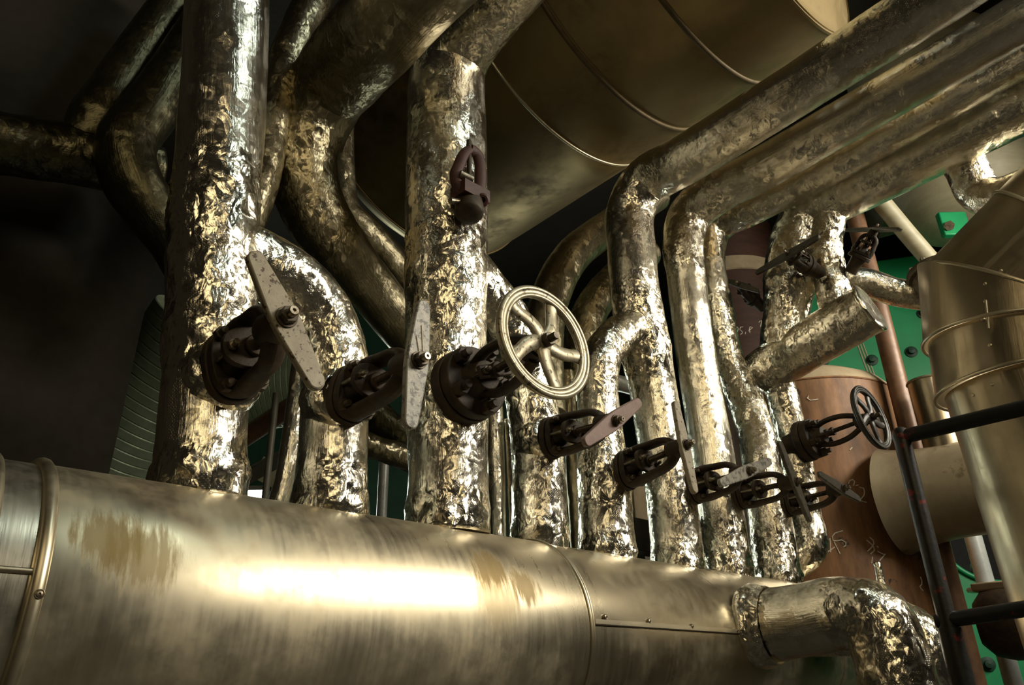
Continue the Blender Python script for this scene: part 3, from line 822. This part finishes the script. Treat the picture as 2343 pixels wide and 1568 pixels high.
for lab, b, off, c, e0, e1, k, rot, hm, host, wm, scr in LV:
    B, C = valve_at(b, c, off)
    _, B, ax = lever_valve(lab, B, C, e0, e1, k, rot, hm, wm, scratch=scr)
    collar(host, B - ax * .03, ax, .078 * k)
    print('LV', lab[:30], 'L=%.3f' % (C - B).length, 'dot=%.2f' % ax.dot(N))
B, C = valve_at((1062, 888), (1243, 784), .125)
C = on_ray(1243, 784, B, N)
wheel_valve('large gate valve with a worn cream five-spoked handwheel on the middle riser', B, C, .174, .122, rot=.35, spoke0=.57)
print('WV', (C - B).length, (C - B).normalized().dot(N))
collar(r3, B - N * .05, N, .10)
B, C = valve_at((1842, 1010), (1991, 956), .09)
wheel_valve('smaller dark gate valve with a black handwheel in front of the rusty tank', B, C, .170, .112, 'iron', 'wheel_dark', rot=.3, spoke0=.5)
print('WV', (C - B).length, (C - B).normalized().dot(N))
# two upper lever valves on the stubs of the capped pipe
ax_ = (N * .45 + Z * .75 - A * .5).normalized()
B = bp(1842, 645, P9) + N * .10 - A * .15
C = on_ray(1803, 580, B, (Z * .45 - A * .85 - N * .1).normalized())
lever_valve('shadowed lever valve with a black slanting lever, above the capped foil cylinder', B, C, (1728, 622), (1873, 538), .9, .3, 'handle_dark', .03)
print('UP', (C - B).length)
B = bp(1945, 597, P9) + N * .05
C = on_ray(2003, 523, B, (Z * .72 + N * .62 - A * .1).normalized())
lever_valve('lever valve with a level dark grey lever seen edge-on, near the green casing', B, C, (1930, 526), (2066, 524), .8, .2, 'handle_dark', .02)
print('UP', (C - B).length)
B = bp(1775, 672, P9) - N * .12 - A * .05
C = on_ray(1690, 650, B, (-A * .8 + Z * .1 - N * .3).normalized())
lever_valve('nearly hidden black lever valve in the dark left of the capped foil cylinder', B, C, (1650, 640), (1735, 668), .8, .2, 'handle_dark', .02)

# red bracket valve hanging on the middle riser
B = rp(1066, 415, .20)
rv = thing('drain_valve', 'small rust-red yoke valve with a round knob end, hanging on the middle riser', 'valve', B)
S_ = lambda x, y, o=.20: rp(x, y, o)
ax = (Z * .97 + N * .1 + A * -.05).normalized()
kk = .85 * (S_(1100, 415) - S_(1000, 415)).length / 100      # metres per pixel here
mb = MB(); c = S_(1074, 478)
dv = (CAM - c).normalized(); dn = (dv - Z * .75).normalized()
mb.lathe([(0, -.06), (24 * kk, -.06), (27 * kk, -.03), (27 * kk, 12 * kk), (24 * kk, 18 * kk), (12 * kk, 22 * kk), (0, 22 * kk)], c, (-Z * .8 + dv * .5).normalized(), 40)
mb.build('knob', M['iron'], rv, ang=50)
y = MB()
for pts in ([(1060, 452), (1047, 425), (1042, 400), (1050, 378), (1062, 352), (1072, 343)], [(1092, 452), (1098, 425), (1099, 395), (1097, 368), (1090, 352), (1076, 343)]):
    y.tube([(S_(a, b), 10.5 * kk) for a, b in pts], n=14, ds=.008, ell=(.75, 1.1))
y.box(S_(1076, 448), A, N, Z, 62 * kk, 44 * kk, 28 * kk)
y.build('yoke', M['iron_red'], rv, bevel=.006, ang=50)
mb = MB(); mb.cyl(S_(1074, 430), S_(1073, 322), 5 * kk, n=14); mb.cyl(S_(1073, 345), S_(1073, 322), 7 * kk, 4.5 * kk, n=14); mb.build('stem', M['iron'], rv)
mb = MB(); mb.cyl(S_(1052, 398, .22), S_(1080, 412, .23), 8 * kk, n=14); mb.build('lever_stub', M['stem'], rv)
mb = MB(); c = S_(1104, 458, .23); mb.lathe([(13 * kk, -.05), (13 * kk, 6 * kk), (10 * kk, 9 * kk), (5.5 * kk, 9 * kk), (5 * kk, -2 * kk), (0, -2 * kk)], c, dv, 24); mb.build('side_bolt', M['iron_red'], rv)
mb = MB(); mb.cyl(S_(1030, 459), S_(1052, 462), 6 * kk, n=12); mb.build('side_pin', M['stem'], rv)
mb = MB(); mb.cyl(S_(1074, 470, .05), S_(1074, 470, .20), 9 * kk, n=16); mb.build('nozzle', M['iron_red'], rv)

# ---- right hand side: tanks, duct, rails
def vtube(mb, P, r, z0, z1, n=64):
    mb.tube([(V((P.x, P.y, z0 + (z1 - z0) * i / 12)), r) for i in range(13)], n=n, smooth=False)


TP = at(1893, 1250, 5.3); TR = .665
tank = thing('rusty_tank', 'tall rust-brown tank with beige domed top and chalk numbers at right', 'tank', V((TP.x, TP.y, 0)))
TQ, _ = cyl_hit(1850, 866, TP, Z, TR)
mb = MB(); vtube(mb, TP, TR, 0.1, TQ.z, 96); mb.build('shell', M['rust'], tank, ang=50)
mb = MB(); mb.lathe([(TR + .004, 0), (TR * .985, .03), (TR * .9, .10), (TR * .72, .17), (TR * .45, .215), (0, .235)], V((TP.x, TP.y, TQ.z)), Z, 96); mb.build('dome', M['dome'], tank, ang=60)
mb = MB(); mb.torus(V((TP.x, TP.y, TQ.z)), Z, TR, .008, n=96, m=8); mb.build('weld_seam', M['rust'], tank)
for a in range(3):
    t = .5 + a * 2.1; mb = MB(); mb.box(V((TP.x + .5 * math.cos(t), TP.y + .5 * math.sin(t), .06)), V((1, 0, 0)), V((0, 1, 0)), Z, .12, .12, .12); mb.build('foot', M['iron'], tank)


def chalk(root, C, R, strokes, w=.0038):
    for st_ in strokes:
        mb = MB(); pts = []
        for x, y in st_:
            P, n = cyl_hit(x, y, C, Z, R + .0015); pts.append((P, w))
        mb.tube(pts, n=6, ds=.02, smooth=len(pts) > 2); o = mb.build('chalk_mark', M['chalk'], root)
        o['label'] = 'white chalk stroke'


chalk(tank, TP, TR, [[(1892, 1246), (1898, 1231), (1900, 1264)], [(1893, 1264), (1910, 1252)],
                     [(1929, 1215), (1905, 1224), (1908, 1240), (1925, 1236), (1938, 1245), (1930, 1252)], [(1908, 1240), (1922, 1268)],
                     [(1990, 1230), (2000, 1240), (1995, 1252), (1985, 1262)], [(1983, 1236), (2002, 1256), (1992, 1268)], [(2008, 1262), (2024, 1270)], [(2026, 1268), (2012, 1284)], [(1996, 1275), (1994, 1290)], [(2006, 1250), (2010, 1253)],
                     [(1941, 1108), (1946, 1098), (1955, 1099), (1953, 1112)], [(1958, 1112), (1964, 1110)], [(1966, 1115), (1976, 1118), (1977, 1134), (1968, 1146), (1983, 1150)],
                     [(1822, 908), (1824, 918)], [(1846, 912), (1850, 905), (1848, 916), (1872, 914)], [(1944, 1030), (1950, 1024)],
                     [(2106, 1320), (2110, 1335), (2104, 1345), (2112, 1352)], [(2170, 1480), (2178, 1492)], [(2164, 1490), (2174, 1500)]])
T2 = at(1672, 700, 8.2); T2R = .56
tk2 = thing('far_tank', 'dim reddish tank with pale hoop bands and chalk figures behind the capped cylinder', 'tank', V((T2.x, T2.y, 0)))
mb = MB(); vtube(mb, T2, T2R, 0.0, 6.4, 80); mb.build('shell', M['rust_red'], tk2, ang=50)
Pq, _ = cyl_hit(1690, 585, T2, Z, T2R); Pq2, _ = cyl_hit(1690, 615, T2, Z, T2R)
mb = MB(); mb.lathe([(T2R, 0), (T2R + .015, .01), (T2R + .015, Pq.z - Pq2.z), (T2R, Pq.z - Pq2.z + .01)], V((T2.x, T2.y, Pq2.z)), Z, 80); mb.build('hoop_band', M['dome'], tk2, ang=30)
chalk(tk2, T2, T2R, [[(1683, 752), (1689, 748), (1686, 765)], [(1700, 748), (1692, 750), (1694, 757), (1700, 760), (1694, 766)], [(1706, 760), (1705, 765)], [(1716, 748), (1722, 750), (1712, 758), (1718, 763), (1714, 754), (1716, 748)],
                     [(1736, 738), (1742, 733), (1740, 748)], [(1756, 735), (1748, 738), (1754, 744), (1750, 750)], [(1759, 748), (1758, 753)]], .004)

# clad elbow duct
PE = at(2352, 880, 3.3); ER = .365
duct = thing('elbow_duct', 'wide bright sheet-metal duct with segmented elbow and riveted seams at the right edge', 'duct', V((PE.x, PE.y, 0)))
e1 = PE; e2 = bp(2333, 778, PE); e3 = bp(2322, 684, PE); e4 = bp(2452, 560, PE); e5 = bp(2640, 380, PE)
e1 = V((PE.x, PE.y, PE.z))
PF = V((PE.x + .11, PE.y + .02, .02))
pts = [PF, e1, e2, e3, e4, e5]
rr = [ER - .035, ER - .035, ER, ER + .02, ER + .02, ER + .02]
for i in range(5):
    mb = MB()
    k = 10
    def tang(j):
        a = pts[max(j - 1, 0)]; b = pts[min(j + 1, 5)]; return (b - a).normalized()
    P0, P1 = pts[i], pts[i + 1]; d = (P1 - P0).normalized(); u, w = perp(d)
    n = 96; ra = rr[i + 1]
    for j in range(k + 1):
        for q in range(n):
            th = 2 * math.pi * q / n; o_ = (u * math.cos(th) + w * math.sin(th)) * ra
            ta, tb = tang(i), tang(i + 1)
            s_a = -(o_.dot(ta)) / d.dot(ta) if 0 < i else 0
            s_b = -(o_.dot(tb)) / d.dot(tb) if i < 4 else 0
            A_ = P0 + o_ + d * s_a; B_ = P1 + o_ + d * s_b
            p = A_.lerp(B_, j / k); p = p + o_.normalized() * .002 * noise.noise(p * 4)
            mb.v.append(p); mb.uv[len(mb.v) - 1] = (th * ra, j / k)
    for j in range(k):
        for q in range(n):
            a = j * n + q; b = j * n + (q + 1) % n
            mb.f.append((a, b, b + n, a + n))
    mb.build('duct_section', M['duct'], duct, ang=50)
    if i:
        ta = tang(i); ring = []
        for q in range(n + 1):
            th = 2 * math.pi * q / n; o_ = (u * math.cos(th) + w * math.sin(th)) * (ra + .003)
            ring.append((P0 + o_ - d * (o_.dot(ta) / d.dot(ta)), .0085))
        mb = MB(); mb.tube(ring, n=8, smooth=False, cap=False); mb.build('seam_bead', M['bead'], duct)


def duct_mark(x, y): return hit(x, y, PE - (ray(x, y) * .28), (ray(2250, 650)).normalized())


for (xa, ya), (xb, yb) in (((2262, 680), (2306, 622)), ((2256, 690), (2262, 752))):
    pa, na = cyl_hit(xa, ya, e3, (e4 - e3).normalized(), ER + .02) if yb < ya else cyl_hit(xa, ya, e2, (e3 - e2).normalized(), ER + .02)
    pb, nb = cyl_hit(xb, yb, e3, (e4 - e3).normalized(), ER + .02) if yb < ya else cyl_hit(xb, yb, e2, (e3 - e2).normalized(), ER + .02)
    mb = MB(); mb.tube([(pa, .005), (pb, .005)], n=8, smooth=False); mb.build('lap_seam', M['bead'], duct)
for x, y, k in ((2290, 620, 1), (2254, 650, 1), (2248, 730, 0), (2254, 690, 0), (2265, 790, 2), (2290, 690, 1), (2270, 880, 3), (2226, 905, 3)):
    C_, T_ = ((e2, e3 - e2), (e3, e4 - e3), (e1, e2 - e1), (e1, e1 - PF))[k]
    p, n_ = cyl_hit(x, y, C_, T_.normalized(), (ER - .035, ER, ER + .02)[(k < 3) + (k < 2)])
    mb = MB(); mb.lathe([(.008, -.01), (.008, .001), (.004, .004), (0, .004)], p, n_, 16); mb.build('rivet', M['bead'], duct)
# nozzle between tank and duct
q0 = at(2085, 1140, 4.70)
noz = thing('nozzle_duct', 'fat dull metal branch from the rusty tank to the elbow duct, behind the black rail', 'duct', q0)
mb = MB(); pts_ = []
for i in range(28):
    t = i / 27; pts_.append((q0 - N * .10 + N * 1.40 * t, .275 + .06 * math.exp(-t * 9)))
mb.tube(pts_, n=80, smooth=False, foil=lambda s, P, th: (0, .005 * noise.noise(P * 5)))
mb.build('branch', M['duct_dull'], noz, ang=60)
mb = MB(); mb.torus(q0 + N * .55, N, .275, .006, n=80, m=8); mb.build('seam_bead', M['bead'], noz)
# slim clad cylinder behind it
q1 = q0 + N * .27
cyl_ = thing('clad_standpipe', 'slim sheet-clad upright cylinder rising from the fat metal branch', 'pipe', q1)
zt = cyl_hit(2108, 864, q1, Z, .12)[0].z
mb = MB(); vtube(mb, q1, .12, q1.z + .20, zt, 48); mb.build('shell', M['duct'], cyl_, ang=50)
mb = MB(); mb.lathe([(.123, -.006), (.129, 0), (.123, .01), (.06, .018), (0, .02)], V((q1.x, q1.y, zt)), Z, 48); mb.build('cap', M['bead'], cyl_, ang=50)
# brown upright pipe
q2 = at(2052, 870, 5.15)
mb = MB(); vtube(mb, q2, .066, 0.0, 5.5, 32)
tag(mb.build('upright_pipe', M['brown_pipe'], None, ang=50, loc=V((q2.x, q2.y, 0))), 'plain brown painted upright pipe in front of the green casing', 'pipe')
# railing
rl0 = at(2062, 998, 2.55)
rail = thing('guard_rail', 'black pipe guard rail with worn red flecks at the right edge', 'railing', V((rl0.x, rl0.y, 0)))
mb = MB(); vtube(mb, rl0, .027, 0.0, rl0.z, 20); mb.build('post', M['rail'], rail, ang=50)
mb = MB(); mb.cyl(V((rl0.x, rl0.y, rl0.z - .004)), bp(2600, 872, rl0), .025, n=18); mb.lathe([(0, -.032), (.024, -.027), (.031, -.005), (.027, .019), (.013, .029), (0, .032)], rl0, Z, 18)
mb.build('top_rail', M['rail'], rail, ang=50)
pz = V((rl0.x, rl0.y, bp(2186, 1420, rl0).z))
mb = MB(); mb.cyl(pz - N * .03, bp(2600, 1356, rl0), .023, n=18); mb.build('lower_rail', M['rail'], rail, ang=50)
mb = MB(); vtube(mb, rl0, .034, 0.0, pz.z - .02, 20); mb.build('post_socket', M['rail'], rail, ang=50)
# foil conduit and dark flange in front of the green casing
q3 = at(2050, 665, 4.5)
con = thing('foil_conduit', 'bright foil-wrapped level pipe running to the dark flange before the green casing', 'pipe', q3)
pipe(con, 'run', [(at(1930, 640, 4.55), .085), (at(1990, 650, 4.5), .088), (at(2050, 668, 4.45), .084), (at(2110, 678, 4.4), .084), (at(2170, 682, 4.4), .084)], M['foil'], base=.6)
q4 = at(2143, 640, 4.3)
flg = thing('flange_stub', 'dark blackened flanged stub behind the shoulder of the elbow duct', 'pipe fitting', q4)
fax = (Z * .97 + A * .10 - N * .2).normalized()
mb = MB(); mb.lathe([(0, -.25), (.12, -.25), (.125, .02), (.142, .03), (.146, .05), (.14, .07), (.125, .08), (.05, .085), (0, .085)], q4, fax, 48); mb.build('flange', M['bolt'], flg, ang=40)
for i in range(8):
    t = i * math.pi / 4; u, w = perp(fax)
    mb = MB(); mb.hexn(q4 + (u * math.cos(t) + w * math.sin(t)) * .115 + fax * .08, fax, .014, .016); mb.build('flange_bolt', M['stem'], flg)
# top right: domed ivory vessel, slanting light pipe, foil elbow
q5 = at(2195, 420, 6.6); r5 = .66
dm = thing('domed_vessel', 'pale ivory vessel with rounded underside hanging at upper right', 'vessel', q5)
zb = at(2190, 566, 6.6).z
mb = MB(); mb.lathe([(0, 0), (r5 * .35, .03), (r5 * .65, .12), (r5 * .87, .27), (r5, .5), (r5, 1.9), (0, 2.1)], V((q5.x, q5.y, zb)), Z, 80); mb.build('shell', M['ivory'], dm, ang=60)
mb = MB(); mb.box(at(2182, 515, 5.95), V((1, 0, 0)), V((0, 1, 0)), Z, .22, .06, .22); mb.build('bracket', M['green'], dm, bevel=.01)
mb = MB(); mb.hexn(at(2172, 516, 5.9), (CAM - q5).normalized(), .04, .04); mb.build('bracket_bolt', M['stem'], dm)
mb = MB(); mb.tube([(at(1990, 430, 5.6), .066), (at(2035, 485, 5.6), .066), (at(2085, 545, 5.6), .066), (at(2150, 620, 5.6), .066)], n=28, ds=.04)
tag(mb.build('slanting_pipe', M['ivory'], None, loc=at(2085, 545, 5.6)), 'thin pale pipe slanting behind the edge-on lever at upper right', 'pipe')
mb = MB(); mb.cyl(at(2000, 500, 7.2), at(2300, 420, 7.2), .20, n=4)
tag(mb.build('roof_beam', M['steel'], None, loc=at(2100, 470, 7.2)), 'dull brown roof beam behind the pale domed vessel', 'beam')
q6 = at(2240, 430, 3.75)
fe = thing('foil_elbow', 'short silvery foil elbow above the shoulder of the elbow duct', 'pipe', q6)
pipe(fe, 'run', [(at(2188, 330, 3.95), .10), (at(2215, 395, 3.9), .10), (at(2246, 446, 3.85), .10), (at(2300, 446, 3.7), .095), (at(2370, 418, 3.55), .095), (at(2460, 375, 3.4), .095)], M['foil'], base=.8, amp=1.4)
# green casing
gx0 = at(1850, 830, 7.3)
cas = thing('green_casing', 'big bright green machine casing behind the rusty tank', 'machine', V((gx0.x + 1.8, gx0.y + .4, 0)))
GN = V((math.sin(math.radians(-16)), -math.cos(math.radians(-16)), 0)); GU = V((GN.y * -1, GN.x, 0))
if GU.x < 0: GU = -GU
GC = V((gx0.x, gx0.y, 0)) + GU * 1.9
mb = MB(); mb.box(V((GC.x, GC.y, 2.8)) - GN * .6, GU, -GN, Z, 3.6, 1.2, 5.6); mb.build('housing', M['green'], cas, bevel=.02)


def gp(x, y, o=.0): return hit(x, y, GC + GN * o, GN)


for x, y in ((1995, 1005 - 180), (2085, 806), (2112, 718), (2080, 935), (1884, 826), (2036, 962), (2120, 1000), (2235, 1300), (2260, 1520)):
    mb = MB(); p = gp(x, y); mb.lathe([(.055, -.02), (.055, .012), (.03, .02), (.03, .05), (0, .055)], p, GN, 20); mb.build('bolt', M['green_dark'], cas, ang=40)
for xa, ya, xb, yb in ((1962, 790, 2050, 1030), (1968, 788, 2057, 1030), (1974, 786, 2063, 1030)):
    mb = MB(); mb.cyl(gp(xa, ya), gp(xb, yb), .008, n=6); mb.build('pinstripe', M['board'], cas)
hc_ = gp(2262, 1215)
mb = MB(); mb.lathe([(.0, .004), (.40, .004), (.40, .012), (0, .0125)], hc_, GN, 64); mb.build('hatch_dark_disc', M['hole_dark'], cas)  # flat black disc painted as the shade inside the hatch, no real hole
mb = MB(); mb.torus(hc_ + GN * .01, GN, .42, .022, n=72, m=10); mb.build('hatch_rim', M['green'], cas)
# bright tube with a collar, dark drum at lower right
q7 = at(2246, 1300, 5.0)
bt = thing('bright_tube', 'bright silver upright tube with a collar, lower right', 'pipe', V((q7.x, q7.y, 0)))
mb = MB(); vtube(mb, q7, .055, .0, q7.z + .55, 32); mb.build('tube', M['silver'], bt, ang=50)
zc = hit(2262, 1349, q7, (CAM - q7).normalized()).z
mb = MB(); mb.lathe([(.05, -.015), (.12, -.012), (.125, 0), (.12, .012), (.05, .015)], V((q7.x, q7.y, zc)), Z, 40); mb.build('collar', M['silver'], bt, ang=40)
q8 = at(2305, 1425, 4.55)
mo = thing('dark_motor', 'dark ribbed rounded motor body behind the lower rail', 'motor', q8)
max_ = (N * .9 + A * .2).normalized()
mb = MB(); mb.lathe([(0, -.16), (.12, -.16), (.19, -.10), (.215, .0), (.215, .12), (.20, .14), (.20, .5), (0, .5)], q8 - Z * .0, max_, 48); mb.build('body', M['iron'], mo, ang=50)
for i in range(5):
    mb = MB(); mb.torus(q8 + max_ * (.17 + i * .055), max_, .205, .012, n=48, m=8); mb.build('cooling_rib', M['bolt'], mo)
mb = MB(); mb.box(q8 + Z * .21, N, A, Z, .25, .18, .05); mb.build('terminal_lid', M['dome'], mo, bevel=.01)

# ---- things glimpsed through the gaps, left and middle
def sheet_duct(lab, a, b, r, nrib, mat='ribbed'):
    ro = thing('ribbed_duct', lab, 'duct', (a + b) / 2)
    ax = (b - a); L = ax.length; ax.normalize(); prof = [(0, 0)]
    for i in range(nrib):
        z = L * i / nrib
        prof += [(r, z), (r, z + L / nrib * .8), (r * .985, z + L / nrib * .9)]
    prof += [(0, L)]
    mb = MB(); mb.lathe(prof, a, ax, 64); mb.build('shell', M[mat], ro, ang=25); return ro


sheet_duct('dim green-tinted ribbed duct slanting left of the leftmost riser', at(150, 1200, 4.3), at(470, 740, 4.3), .30, 26)
sheet_duct('green-tinted ribbed duct seen between the leftmost riser and its branch', at(520, 905, 5.0), at(800, 870, 5.0), .26, 22)
def bar_thing(name, lab, cat, a, b, r, mat, n=24):
    mb = MB(); mb.cyl(a, b, r, n=n); return tag(mb.build(name, M[mat], None, ang=50, loc=(a + b) / 2), lab, cat)


bar_thing('cross_pipe', 'brown slanting pipe seen between the leftmost riser and its branch', 'pipe', at(480, 1052, 4.2), at(760, 870, 4.2), .055, 'brown_pipe')
bar_thing('thin_pole', 'thin upright pole seen left of the slim silver riser', 'pole', V((at(618, 1230, 4.0).x, at(618, 1230, 4.0).y, 0)), at(632, 900, 4.0), .018, 'steel')
bar_thing('thin_pole', 'thin bright-edged pole in the gap left of the middle riser', 'pole', V((at(878, 1260, 4.4).x, at(878, 1260, 4.4).y, 0)), at(880, 1040, 4.4), .03, 'silver')
mb = MB(); a, b = at(520, 1115, 4.8), at(720, 1008, 4.8); d = (b - a).normalized(); w = d.cross(ray(600, 1060).normalized()).normalized()
mb.box((a + b) / 2, d, w, d.cross(w), (b - a).length, .10, .012); mb.box((a + b) / 2 + w * .045, d, w, d.cross(w), (b - a).length, .012, .10)
tag(mb.build('angle_beam', M['steel'], None, bevel=.002, loc=(a + b) / 2), 'pale steel angle beam slanting in the gap right of the leftmost riser', 'beam')
mb = MB(); a, b = at(590, 1068, 5.2), at(690, 1120, 5.2); d = (b - a).normalized(); w = d.cross(ray(600, 1060).normalized()).normalized()
mb.box((a + b) / 2, d, w, d.cross(w), (b - a).length, .16, .02)
tag(mb.build('slanting_board', M['board'], None, loc=(a + b) / 2), 'pale slanting board above the bright window gap', 'board')
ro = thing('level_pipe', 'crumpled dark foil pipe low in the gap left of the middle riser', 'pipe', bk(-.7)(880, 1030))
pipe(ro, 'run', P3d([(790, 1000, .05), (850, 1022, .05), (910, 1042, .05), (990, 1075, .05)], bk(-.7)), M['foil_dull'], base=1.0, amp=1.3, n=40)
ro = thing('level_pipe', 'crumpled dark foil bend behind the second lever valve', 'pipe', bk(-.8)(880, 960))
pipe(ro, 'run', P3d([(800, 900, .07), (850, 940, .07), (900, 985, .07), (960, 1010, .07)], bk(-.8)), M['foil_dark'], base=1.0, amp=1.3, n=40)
c = bk(-.6)(1465, 1160)
mb = MB()
jb = thing('junction_box', 'pale upright box with a dark lower block between the two joined risers', 'box', c)
mb = MB(); mb.box(c, A, N, Z, .22, .10, .26); mb.build('case', M['dome'], jb, bevel=.004)
c2 = bk(-.5)(1468, 1230); mb = MB(); mb.box(c2, A, N, Z, .22, .10, .16); mb.build('block', M['wall'], jb, bevel=.004)
mb = MB(); mb.box(V((c.x, c.y, (c.z - .1) / 2)), A, N, Z, .06, .05, c.z - .1); mb.build('post', M['steel'], jb)

# ---- the hall
RX0, RX1, RY0, RY1, RZ = -4.2, 7.2, -3.6, 10.2, 7.2
def slab(name, c, sx, sy, sz, mat):
    mb = MB(); mb.box(V(c), V((1, 0, 0)), V((0, 1, 0)), Z, sx, sy, sz); return struct(mb.build(name, M[mat]))


slab('floor', ((RX0 + RX1) / 2, (RY0 + RY1) / 2, -.1), RX1 - RX0 + .4, RY1 - RY0 + .4, .2, 'concrete')
slab('ceiling', ((RX0 + RX1) / 2, (RY0 + RY1) / 2, RZ + .1), RX1 - RX0 + .4, RY1 - RY0 + .4, .2, 'wall')
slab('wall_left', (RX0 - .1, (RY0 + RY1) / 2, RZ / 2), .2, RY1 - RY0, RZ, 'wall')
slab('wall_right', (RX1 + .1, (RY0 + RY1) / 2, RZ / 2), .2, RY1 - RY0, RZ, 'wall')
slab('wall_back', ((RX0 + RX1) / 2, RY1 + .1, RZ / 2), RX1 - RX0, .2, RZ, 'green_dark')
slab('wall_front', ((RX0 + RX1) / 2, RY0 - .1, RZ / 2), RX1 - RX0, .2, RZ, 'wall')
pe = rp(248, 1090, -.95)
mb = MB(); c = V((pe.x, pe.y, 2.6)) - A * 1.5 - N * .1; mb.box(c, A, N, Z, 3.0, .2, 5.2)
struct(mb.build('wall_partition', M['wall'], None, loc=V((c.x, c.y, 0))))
ez = hit(0, 135, V((0, 0, 5.25)), Z)
mb = MB(); c = ez - A * .95 + N * 2.0 + Z * .15; mb.box(c, A, N, Z, 3.6, 4.0, .3)
struct(mb.build('trim_ceiling_slab', M['concrete'], None, loc=c))
wp = hit(582, 1132, V((0, RY1 - .02, 0)), V((0, 1, 0)))
mb = MB(); mb.box(V((wp.x + .02, RY1 - .03, wp.z - .42)), V((1, 0, 0)), V((0, 1, 0)), Z, .26, .03, .95); struct(mb.build('window_1', M['pane'], None))
mb = MB()
for sx in (-.16, .16): mb.box(V((wp.x + .02 + sx, RY1 - .04, wp.z - .42)), V((1, 0, 0)), V((0, 1, 0)), Z, .06, .08, 1.05)
mb.box(V((wp.x + .02, RY1 - .04, wp.z + .08)), V((1, 0, 0)), V((0, 1, 0)), Z, .38, .08, .06)
struct(mb.build('trim_window', M['steel'], None))


# ---- light
def area(name, P, target, sx, sy, power, col):
    l = bpy.data.lights.new(name, 'AREA'); l.shape = 'RECTANGLE'; l.size = sx; l.size_y = sy; l.energy = power; l.color = col
    o = bpy.data.objects.new(name, l); COL.objects.link(o)
    o.location = P; o.rotation_euler = (V(target) - V(P)).to_track_quat('-Z', 'Y').to_euler()
    return o


area('window_light_right', (4.4, 1.8, 4.55), (.2, 2.5, 2.3), 4.2, 1.0, 310, (1, .93, .78))
area('fill_light_behind', (.6, -3.0, 4.4), (0, 2.6, 2.4), 3.4, 1.6, 40, (1, .80, .47))  # fill lamp added behind the camera to brighten the pipe fronts
area('skylight', (2.4, .6, 7.0), (-.6, 1.8, 3.4), .5, 1.2, 40, (.86, 1, .93))
area('window_light_back', (.8, 9.6, 2.2), (.6, 4.0, 1.6), 2.4, 1.6, 40, (.92, 1, .84))
area('window_light_left', (wp.x, RY1 - .15, wp.z - .3), (-.6, 3.0, 1.8), 1.2, 1.0, 60, (.86, 1, .84))
wd = bpy.data.worlds.new('world'); SC.world = wd; wd.use_nodes = True
bg = wd.node_tree.nodes['Background']; bg.inputs[0].default_value = (.9, .75, .45, 1); bg.inputs[1].default_value = .012

# ---- camera
cd = bpy.data.cameras.new('camera'); cam = bpy.data.objects.new('camera', cd); COL.objects.link(cam)
cd.sensor_fit = 'HORIZONTAL'; cd.sensor_width = 36; cd.lens = FPX / W * 36; cd.clip_start = .05
from mathutils import Matrix
B3 = Matrix((_R, _U, -_F)).transposed().to_4x4(); B3.translation = CAM
cam.matrix_world = B3
SC.camera = cam
SC.view_settings.view_transform = 'Standard'; SC.view_settings.look = 'None'
SC.view_settings.gamma = 1; SC.view_settings.use_curve_mapping = False; SC.view_settings.exposure = 0
